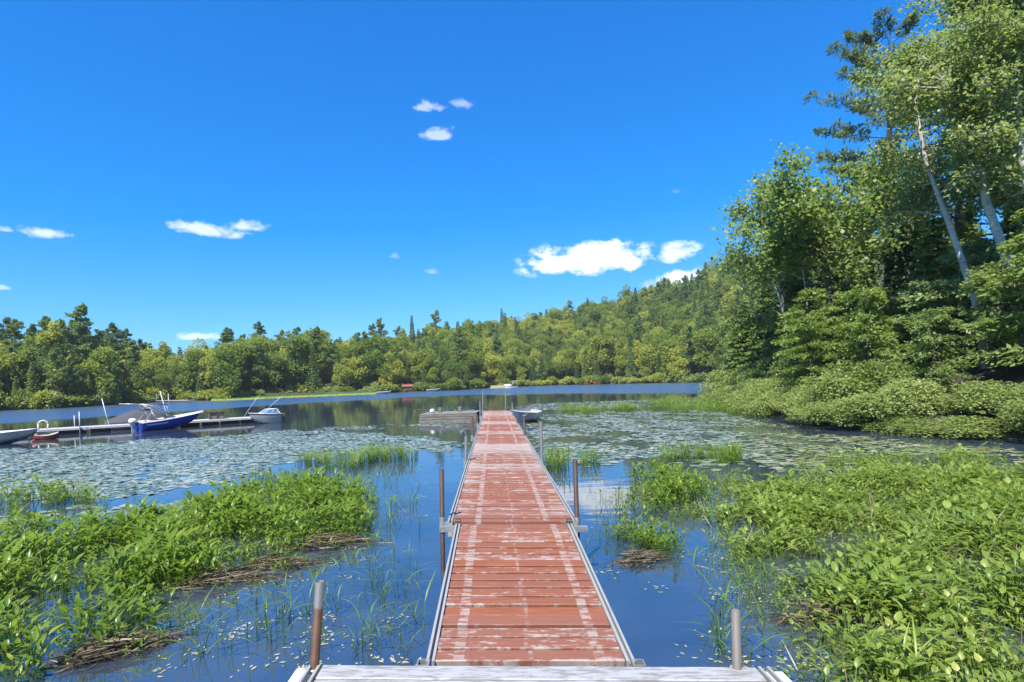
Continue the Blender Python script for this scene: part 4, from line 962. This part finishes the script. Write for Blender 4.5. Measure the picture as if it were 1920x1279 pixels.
# pontoon boat
p = far_pt(946, 727.2); e = empty('pontoon_boat', p, (0, 0, R(4)))
for yy in (-.7, .7):
    b = MB(); b.tube([(-.1, yy, .12), (.2, yy, .10), (3.4, yy, .10), (3.9, yy, .22)], [.05, .22, .22, .05], 10); b.build('pontoon', M['aluhull'], e, True)
b = MB(); b.box((1.8, 0, .40), (3.7, 1.9, .10), .02); b.build('deck', M['dark'], e)
for yy in (-.9, .9):
    b = MB(); b.box((.9, yy, .72), (1.8, .05, .5), .02); b.build('fence_panel', M['gel'], e)
for x in (2.3, 3.4):
    for yy in (-.85, .85): tubes(e, 'canopy_post', [[(x, yy, .4), (x, yy, 1.7)]], .04, M['gel'])
b = MB(); b.box((2.85, 0, 1.75), (1.5, 1.9, .12), .05); b.build('canopy', M['tan'], e)
b = MB(); b.box((.7, 0, .75), (.9, 1.3, .45), .1); b.build('seat', M['gel'], e)
tag(e, 'pontoon boat with square canopy moored on the far shore', 'boat')
for (px, py, mat, lab, a, L) in [(1096, 721.2, 'red', 'left red kayak at the far dock', 5, 2.8), (1112, 720.8, 'red', 'right red kayak at the far dock', -6, 2.8)]:
    q = far_pt(px, py); e = empty('kayak', q, (0, 0, R(a))); e.scale = (1.3, 1.6, 1.8); kayak(e, L, .6, M[mat], M[mat]); tag(e, lab, 'kayak')
for (px, py, lab) in [(706, 739.6, 'small white boat pulled up at the end of spit'), (800, 734.6, 'small white boat moored under the trees left of dock poles'), (1118, 719.9, 'white boat beside the far red kayaks')]:
    q = far_pt(px, py); e = empty('rowboat', q, (0, 0, R(8))); _, s6 = hull(e, 2.9, 1.2, .45, .6, M['gel'], rake=.05); deck_of(e, s6, M['greyhull'], 'inner_floor', 0, None, -.1, .05, .9); rubrail(e, s6, M['gel'], .04, 'gunwale'); tag(e, lab, 'boat')
q = far_pt(1134, 719.2); e = empty('staircase', (q.x, q.y + .6, .3), (0, 0, R(10)))
for k in range(9):
    b = MB(); b.box((k * .38, .3 * k * .3, .12 + k * .26), (.5, 1.3, .08)); b.build('step', M['brownwood'], e)
for yy in (-.6, .6): tubes(e, 'handrail', [[(0, yy, 1.0), (3.2, yy + .8, 3.2)]], .06, M['brownwood'])
tag(e, 'brown wooden stairs climbing from the far docks', 'stairs')
q = far_pt(762, 735.5); e = empty('shed', (q.x, q.y + 2.2, .5), (0, 0, R(5))); b = MB(); b.box((0, 0, .45), (2.2, 1.6, .9)); b.build('wall', M['brownwood'], e)
b = MB(); b.add([(-1.3, -1, .9), (1.3, -1, .9), (1.3, 0, 1.35), (-1.3, 0, 1.35), (1.3, 1, .9), (-1.3, 1, .9), (-1.3, -1, .82), (1.3, -1, .82)], [(0, 1, 2, 3), (3, 2, 4, 5), (6, 7, 1, 0)]); b.build('roof', simple('rust red roof', (.22, .07, .04), .7), e); b = MB(); b.box((.2, -.81, .4), (.5, .03, .75)); b.build('door', M['dark'], e)
tag(e, 'tiny shed with rust red roof under the far trees', 'shed')
q = far_pt(928, 728); V = [(q.x - 1.5, q.y - .3, -.05), (q.x + 3.6, q.y + .2, -.05), (q.x + 4, q.y + 3.5, .75), (q.x - 1, q.y + 3, .75)]
tag(link('beach', npmesh('beach', V, [(0, 1, 2, 3)], M['sand'])), 'small sandy landing left of the pontoon boat', 'beach', kind='structure')

# ------------------------------------------------------------------ water plants
def inpoly(x, y, poly):
    c = False; j = len(poly) - 1
    for i in range(len(poly)):
        (xi, yi), (xj, yj) = poly[i], poly[j]
        if (yi > y) != (yj > y) and x < (xj - xi) * (y - yi) / (yj - yi) + xi: c = not c
        j = i
    return c
def gpoly(pp): return [tuple(onz(*p))[:2] for p in pp]
def weed_proto(i, nl, hs, bl, bw, lean=.3, elv=(.35, 1.25)):
    g2 = np.random.default_rng(900 + i); V = []; Fq = []; Rr = []
    for k in range(nl):
        az = g2.uniform(0, 6.283); h = g2.uniform(*hs); L = g2.uniform(*bl); w = g2.uniform(*bw); ln = abs(g2.normal()) * lean + .06
        d = np.array([math.cos(az), math.sin(az), 0]); sd_ = np.array([-d[1], d[0], 0]); b0 = np.array([g2.normal() * .035, g2.normal() * .035, -.06]); top = b0 + d * h * ln + np.array([0, 0, h + .06])
        n0 = len(V); sw = .0035
        V += [b0 - sd_ * sw, b0 + sd_ * sw, top + sd_ * sw * .7, top - sd_ * sw * .7]; Fq.append((n0, n0 + 1, n0 + 2, n0 + 3)); Rr += [.25] * 4
        n0 = len(V); V += [b0 - d * sw, b0 + d * sw, top + d * sw * .7, top - d * sw * .7]; Fq.append((n0, n0 + 1, n0 + 2, n0 + 3)); Rr += [.25] * 4
        el = g2.uniform(*elv); sec = []; rv = float(np.clip(.5 + .2 * g2.normal(), 0, 1)); p = top.copy()
        prof = (.25, .95, .85, .5, .02) ; n0 = len(V)
        for j, pw in enumerate(prof):
            t = j / 4; e_ = el - .75 * t * g2.uniform(.6, 1.2); 
            if j: p = p + (d * math.cos(e_) + np.array([0, 0, math.sin(e_)])) * L / 4
            up = np.array([0, 0, 1]) * math.cos(e_) - d * math.sin(e_)
            V += [p + sd_ * w * pw / 2 + up * w * .16 * pw, p, p - sd_ * w * pw / 2 + up * w * .16 * pw]; Rr += [rv, max(0, rv - .12), rv]
        for j in range(4):
            a = n0 + j * 3; Fq += [(a, a + 1, a + 4, a + 3), (a + 1, a + 2, a + 5, a + 4)]
    return np.array(V), np.array(Fq), np.array(Rr)
WA = [weed_proto(i, 5, (.12, .34), (.09, .16), (.030, .055), .26, (.6, 1.35)) for i in range(6)]            # slim upright, left
WB = [weed_proto(20 + i, 5, (.06, .26), (.07, .135), (.032, .056), .5, (.3, 1.3)) for i in range(6)]     # broader, right
WC = [weed_proto(40 + i, 7, (.08, .22), (.22, .34), (.012, .020), .2) for i in range(4)]      # reeds
def scatter(poly, n, hmin=.0, seed=1, dens=None):
    g2 = np.random.default_rng(seed); gp = gpoly(poly); xs = [p[0] for p in gp]; yy = [p[1] for p in gp]; out = []
    while len(out) < n:
        x, y = g2.uniform(min(xs), max(xs)), g2.uniform(min(yy), max(yy))
        wx = x + .22 * math.sin(y * 2.7 + 1) + .12 * math.sin(y * 6.1 + x * 3); wy = y + .25 * math.sin(x * 2.9) + .13 * math.sin(x * 7.3 + y * 2)
        if inpoly(wx, wy, gp) and -.98 < x / max(y, .1) < 1.05 and not (-.62 < x - DX < .72 and y > 2.9): out.append((x, y))
    return out
def clumps(P, seed, th, sc=1.3):                                  # thin a scatter into ragged clumps
    g2 = np.random.default_rng(seed); ph = g2.uniform(0, 6.28, 8); o = []
    for x, y in P:
        v = math.sin(x * 1.9 * sc + ph[0]) + math.sin(y * 1.5 * sc + ph[1]) + math.sin((x + y) * 2.7 * sc + ph[2]) + math.sin((x - y) * 3.4 * sc + ph[3]) * .7
        if v + g2.normal() * .5 > th: o.append((x, y))
    return o
LEFT = [(-420, 1400), (110, 1300), (240, 1250), (330, 1200), (340, 1130), (400, 1110), (480, 1090), (580, 1050), (650, 1030), (740, 1000), (745, 955), (710, 925), (610, 905), (520, 895), (450, 915), (380, 945), (300, 975), (150, 990), (-420, 1030)]
LEFT2 = [(-300, 975), (120, 965), (270, 955), (290, 935), (200, 925), (-300, 940)]
LEFT3 = [(545, 880), (640, 885), (700, 872), (790, 868), (780, 855), (680, 858), (560, 866)]
RIGHT = [(1330, 925), (1240, 965), (1290, 1030), (1370, 1080), (1440, 1110), (1440, 1150), (1500, 1200), (1430, 1240), (1440, 1400), (2500, 1420), (2500, 900), (1760, 885), (1600, 890), (1480, 905)]
RIGHT2 = [(1130, 905), (1120, 1000), (1200, 1030), (1300, 1000), (1390, 930), (1280, 890)]
RIGHT3 = [(1165, 1010), (1160, 1050), (1200, 1062), (1245, 1040), (1240, 1005)]
RIGHT4 = [(1020, 862), (1025, 890), (1080, 885), (1130, 875), (1120, 858)]
RIGHT5 = [(1200, 862), (1210, 880), (1400, 868), (1390, 852)]
RIGHT6 = [(1480, 860), (1500, 900), (1780, 890), (1940, 900), (1940, 865), (1700, 850), (1560, 850)]
FARR = [(1205, 760), (1230, 772), (1330, 778), (1440, 785), (1420, 768), (1360, 757), (1260, 753)]
FARR2 = [(1040, 772), (1060, 782), (1200, 772), (1180, 764)]
beds = [(LEFT, 9500, WA, 'weed', -2.4, 'L'), (LEFT2, 1300, WA, 'weed', -.6, 'L'), (LEFT3, 230, WC, 'reed', -.5, 'L'), (RIGHT, 15000, WB, 'weed2', -1.7, 'R'), (RIGHT2, 1500, WA, 'weed', -1.2, 'R'), (RIGHT3, 170, WA, 'weed', -9, 'R'),
        (RIGHT4, 130, WC, 'reed', -.6, 'R'), (RIGHT5, 260, WC, 'reed', -.1, 'R'), (RIGHT6, 1500, WB, 'weed2', -.1, 'R'), (FARR, 520, WC, 'reed', -1.0, 'F'), (FARR2, 240, WC, 'reed', -.3, 'F')]
ALLW = []
for bi, (poly, n, protos, mat, th, side) in enumerate(beds):
    gp2 = np.array(gpoly(poly)); A_, B_ = gp2, np.roll(gp2, -1, 0); AB = B_ - A_
    for (x, y) in clumps(scatter(poly, n, seed=50 + bi), 60 + bi, th):
        q = np.array([x, y]); tt = np.clip(((q - A_) * AB).sum(1) / np.maximum((AB ** 2).sum(1), 1e-9), 0, 1); ed = float(np.sqrt(((A_ + AB * tt[:, None] - q) ** 2).sum(1)).min())
        patch = .5 + .5 * math.sin(x * 2.3 + 1.3 * math.sin(y * 1.7)) * math.sin(y * 2.9 + 1.1 * math.sin(x * 2.1 + 2))
        fine = .5 + .5 * math.sin(x * 7.1 + y * 3.3) * math.sin(y * 6.3 - x * 2.7)
        if bi < 9 and bi not in (2, 5, 6, 7) and random.random() > min(1, .12 + ed * 1.1) * (.16 + .84 * patch) * (.35 + .65 * fine) * (1.05 if side == 'L' else 1.3): continue
        ALLW.append((x, y, WC if bi in (0, 3) and random.random() < .04 else protos, mat, side, bi, (.46 + .42 * patch) * min(1, .6 + ed * .5) * random.choice((.65, .9, 1, 1.3))))
gw = np.random.default_rng(11)
def vis(w): px = CX + F * w[0] / w[1]; return w[1] + (0 if 0 < px < 1920 and w[1] > 2.3 else 100)
ALLW.sort(key=vis)
one = [w for w in ALLW if w[2] is not WC][:296]; oneset = set(id(w) for w in one)
WM = {}
def wmesh(protos, k, mat):
    key = (id(protos), k, mat)
    if key not in WM: V, Fq, r = protos[k]; WM[key] = npmesh('water_plant', V, Fq, M[mat], r)
    return WM[key]
for x, y, protos, mat, side, bi, hh in one:
    o = link('water_plant', wmesh(protos, int(gw.integers(0, len(protos))), mat), None, None, (x, y, 0), (gw.normal() * .08, gw.normal() * .08, gw.uniform(0, 6.28))); s = gw.uniform(.8, 1.25) * hh; o.scale = (s, s, s * gw.uniform(.85, 1.15))
    px_ = CX + F * x / y
    if bi in (4, 5): lab = 'green pickerelweed plant in the clump right of the dock'
    elif side == 'L': lab = 'leafy green pickerelweed plant ' + ('at the bottom left frame corner' if px_ < 150 and y < 4.6 else 'by the thick dead reed bundle' if y < 5.2 else 'in the middle of the left bed')
    else: lab = 'yellow green water plant ' + ('right beside the white deck corner' if px_ < 1560 and y < 4 else 'at the bottom right frame corner' if y < 3.6 else 'left of the bottom right corner' if px_ < 1700 and y < 4.2 else 'on the water side of the right bed' if px_ < 1560 else 'in the near middle of the right bed' if px_ < 1760 else 'at the right frame edge')
    tag(o, lab, 'plant', 'group of ' + lab)
def join_weeds(name, sel, mat, label):
    if not sel: return
    Vs, Fs, Rs = [], [], []; off = 0
    for x, y, protos, m_, side, bi, hh in sel:
        V, Fq, r = protos[int(gw.integers(0, len(protos)))]; a = gw.uniform(0, 6.283); s = gw.uniform(.75, 1.3) * (1.25 if bi >= 9 else gw.uniform(.6, 1.15) if bi in (2, 6, 7) else hh); c_, s_ = math.cos(a), math.sin(a); tx, ty = gw.normal() * .08, gw.normal() * .08
        X = (V[:, 0] * c_ - V[:, 1] * s_) * s; Yy = (V[:, 0] * s_ + V[:, 1] * c_) * s; Z = V[:, 2] * s
        Vs.append(np.stack([X + tx * Z + x, Yy + ty * Z + y, Z], 1)); Fs.append(Fq + off); off += len(V); Rs.append(np.clip(r + gw.normal() * .16, 0, 1))
    tag(link(name, npmesh(name, np.concatenate(Vs), np.concatenate(Fs), M[mat], np.concatenate(Rs))), label, 'water plants', kind='stuff')
rest = [w for w in ALLW if id(w) not in oneset]
join_weeds('pickerelweed_bed', [w for w in rest if w[3] == 'weed'], 'weed', 'dense green pickerelweed standing in the water')
join_weeds('water_plant_bed', [w for w in rest if w[3] == 'weed2'], 'weed2', 'dense yellow green water plants covering the right shallows')
join_weeds('reed_bed', [w for w in rest if w[3] == 'reed'], 'reed', 'thin green reeds among the lily pads')

# sparse stems in open water
SPR = [weed_proto(60 + i, 3, (.05, .2), (.18, .34), (.008, .014), .25) for i in range(5)]
gs = np.random.default_rng(15); n = 0
OPEN = [((600, 940), (790, 1240), 62), ((300, 1090), (600, 1240), 60), ((1095, 940), (1330, 1100), 34), ((1330, 1060), (1480, 1240), 46), ((640, 900), (790, 960), 22)]
RL = ['between the rusty post and the dock', 'in the inlet below the left bed', 'around the dead reed mound right of the dock', 'beside the short grey post', 'off the far tip of the left bed']
for oi, (a, c, k) in enumerate(OPEN):
    for j in range(k):
        p = onz(gs.uniform(a[0], c[0]), gs.uniform(a[1], c[1]))
        if -.62 < p.x - DX < .72: continue
        o = link('rush', wmesh(SPR, int(gs.integers(0, 5)), 'reed'), None, None, (p.x, p.y, 0), (0, 0, gs.uniform(0, 6.28))); o.scale = (gs.uniform(.6, 1.1),) * 3
        lab = 'thin rush sprig in open water ' + RL[oi]; tag(o, lab, 'plant', lab.replace('sprig', 'sprigs'))
C, T = [], []
for (a, c, k) in [((560, 1080), (760, 1260), 90), ((300, 1080), (620, 1260), 230), ((620, 940), (800, 1080), 70), ((1100, 930), (1340, 1240), 80), ((1340, 1050), (1520, 1260), 160), ((640, 850), (860, 940), 80)]:
    ctr = [(gs.uniform(a[0], c[0]), gs.uniform(a[1], c[1])) for _ in range(max(3, k // 9))]
    for j in range(k):
        q = ctr[int(gs.integers(0, len(ctr)))]; p = onz(q[0], q[1]); x, y = p.x + gs.normal() * .07, p.y + gs.normal() * .07
        if -.62 < x - DX < .72 or y < 3.05: continue
        C.append((x, y, .008)); T.append((gs.normal(), gs.normal(), .04))
C = np.array(C); T = unit(np.array(T)); nC = len(C); a = np.stack([-T[:, 1], T[:, 0], np.zeros(nC)], 1); Lc = gs.uniform(.02, .055, nC)[:, None]; V = np.stack([C, C + T * Lc * .5 + a * Lc * .2, C + T * Lc, C + T * Lc * .5 - a * Lc * .2], 1).reshape(-1, 3)
tag(link('floating_leaves', npmesh('floating_leaves', V, np.arange(nC * 4).reshape(-1, 4), M['pale'], np.repeat(gs.uniform(0, 1, nC), 4))), 'pale small leaves floating on the open water', 'leaves', kind='stuff')

C, T, Ls = [], [], []
for w in ALLW[::3]:
    if w[5] not in (0, 1, 3, 4): continue
    C.append((w[0] + gs.normal() * .08, w[1] + gs.normal() * .08, -.02)); q = Vector((gs.normal() * .55, gs.normal() * .55, 1)).normalized() if gs.uniform() < .6 else Vector((gs.normal(), gs.normal(), .12)).normalized(); T.append(tuple(q)); Ls.append(gs.uniform(.12, .42))
C, T, Ls = np.array(C), np.array(T), np.array(Ls); V, Fq = leaf_quads(C, T, Ls, .009, .2, gs)
tag(link('dead_stems', npmesh('dead_stems', V, Fq, M['dead'], np.repeat(np.clip(gs.normal(size=len(C)) * .3 + .5, 0, 1), 4))), 'brown dead stems scattered through the plant beds', 'dead stems', kind='stuff')
# dead reed mats
for k, (px, py, wx, wy, n, ang, lab) in enumerate([(215, 1222, .62, .20, 330, .5, 'thick brown bundle of dead reeds at the lower left'), (610, 1022, .9, .3, 300, .1, 'dark brown mat of dead reeds at the right end of left bed'), (415, 1092, .8, .2, 260, .15, 'brown mat of dead reeds under the middle of left bed'),
        (520, 1062, .7, .2, 220, .2, 'brown dead reeds between the two darker mats'), (1200, 1052, .38, .16, 150, .4, 'small mound of dead reeds right of the dock'), (1560, 1160, .7, .25, 200, .2, 'dark tangle of dead stems in the right bed')]):
    p = onz(px, py); g2 = np.random.default_rng(1200 + k); wx, wy, n = wx * .62, wy * .75, int(n * .75); cx_ = g2.normal(size=(n, 2)) * np.array([wx, wy]) * .5; az = ang + g2.normal(size=n) * .45; L = g2.uniform(.12, .5, n); z = .01 + .13 * np.exp(-(cx_ ** 2).sum(1) * 4 / wx ** 2) * g2.uniform(0, 1, n)
    c_, s_ = math.cos(ang), math.sin(ang); C = np.stack([cx_[:, 0] * c_ - cx_[:, 1] * s_ - np.cos(az) * L / 2, cx_[:, 0] * s_ + cx_[:, 1] * c_ - np.sin(az) * L / 2, z], 1); T = unit(np.stack([np.cos(az), np.sin(az), g2.normal(size=n) * .06], 1)); V, Fq = leaf_quads(C, T, L, g2.uniform(.008, .018, n), .3, g2); V[:, 2] = np.maximum(V[:, 2], .004)
    o = link('dead_reed_mat', npmesh('dead_reed_mat', V, Fq, M['dead'], np.repeat(np.clip(g2.normal(size=n) * .25 + .35, 0, 1), 4)), None, None, (p.x, p.y, 0)); tag(o, lab, 'dead reeds', 'mats of dead reeds')

# ------------------------------------------------------------------ lily pads
def pad_geo(g2):
    n = 9; r = 1.0; a0 = g2.uniform(0, 6.28); V = [(0, 0, .004)]
    for k in range(n + 1):
        a = a0 + .22 + (6.283 - .44) * k / n; q = r * g2.uniform(.92, 1.06); V.append((math.cos(a) * q, math.sin(a) * q * .92, .004 + max(0, g2.normal() - .4) * .10))
    return np.array(V), np.array([(0, k, k + 1) for k in range(1, n + 1)])
gp_ = np.random.default_rng(31); PG = [pad_geo(gp_) for _ in range(8)]
PADS = []
def pads(poly, n, seed, th=-9, r=(.045, .12), sc=.6):
    gp2 = np.array(gpoly(poly)); A_, B_ = gp2, np.roll(gp2, -1, 0); AB = B_ - A_
    for (x, y) in clumps(scatter(poly, n, seed=seed), seed + 1, th, sc):
        q = np.array([x, y]); tt = np.clip(((q - A_) * AB).sum(1) / np.maximum((AB ** 2).sum(1), 1e-9), 0, 1); ed = float(np.sqrt(((A_ + AB * tt[:, None] - q) ** 2).sum(1)).min())
        if random.random() > .3 + ed * 1.1 or math.sin(x * 3.1 + 2 * math.sin(y * .9)) * math.sin(y * 1.1 + 2 * math.sin(x * .8)) + random.gauss(0, .3) < (-.85 if x < 0 else -.5): continue
        PADS.append((x, y, gp_.uniform(*r), 'L' if x < DX else 'R'))
pads([(-80, 838), (60, 842), (250, 826), (420, 818), (540, 806), (700, 812), (860, 826), (872, 842), (700, 850), (560, 866), (430, 905), (200, 940), (-80, 945)], 14500, 70, -2.8, (.055, .125))
pads([(540, 808), (700, 806), (790, 800), (870, 806), (868, 790), (760, 796), (620, 800)], 900, 72, -.4)
pads([(680, 770), (790, 774), (900, 772), (900, 760), (800, 766)], 300, 73, -.6)
pads([(975, 800), (1000, 850), (1030, 870), (1200, 885), (1480, 890), (1920, 870), (1950, 845), (1750, 832), (1560, 815), (1430, 790), (1350, 770), (1200, 768), (1020, 775)], 11000, 74, -1.1, (.06, .125))
pads([(960, 766), (1050, 770), (1330, 760), (1340, 750), (1200, 750), (1000, 757)], 3200, 75, -1.4, (.09, .16))
pads([(-60, 1000), (300, 965), (430, 930), (300, 945), (-60, 968)], 700, 76, -1)
PADS.sort(key=lambda p: p[1] + (0 if 0 < CX + F * p[0] / p[1] < 1920 else 100))
pm = [npmesh('lily_pad', V, Fq, M['pad'], np.zeros(len(V))) for V, Fq in PG]
for x, y, r, s in PADS[:280]:
    o = link('lily_pad', pm[int(gp_.integers(0, 8))], None, None, (x, y, gp_.uniform(.001, .006)), (0, 0, gp_.uniform(0, 6.28))); o.scale = (r, r, r)
    tag(o, 'small green lily pad floating %s of the red dock' % ('left' if s == 'L' else 'right'), 'lily pad', 'lily pads floating %s of the dock' % ('left' if s == 'L' else 'right'))
Vs, Fs, Rs, off = [], [], [], 0
for x, y, r, s in PADS[280:]:
    V, Fq = PG[int(gp_.integers(0, 8))]; Vs.append(V * r + np.array([x, y, gp_.uniform(.001, .008)])); Fs.append(Fq + off); off += len(V); Rs.append(np.full(len(V), gp_.uniform()))
tag(link('lily_pads', npmesh('lily_pads', np.concatenate(Vs), np.concatenate(Fs), M['pad'], np.concatenate(Rs))), 'grey green lily pads covering wide parts of the lake', 'lily pads', kind='stuff')

# ------------------------------------------------------------------ air
b = MB(); b.box((0, 600, 45.5), (3400, 2000, 96)); hz = b.build('haze')
t = NT('thin summer haze'); v = t.n('ShaderNodeVolumePrincipled', {'Color': (.86, .93, 1, 1), 'Density': .00020, 'Anisotropy': .0}); t.t.links.new(v.outputs[0], t.out.inputs['Volume']); hz.data.materials.append(t.m)
tag(hz, 'thin pale haze over the lake and hills', 'haze', kind='stuff')
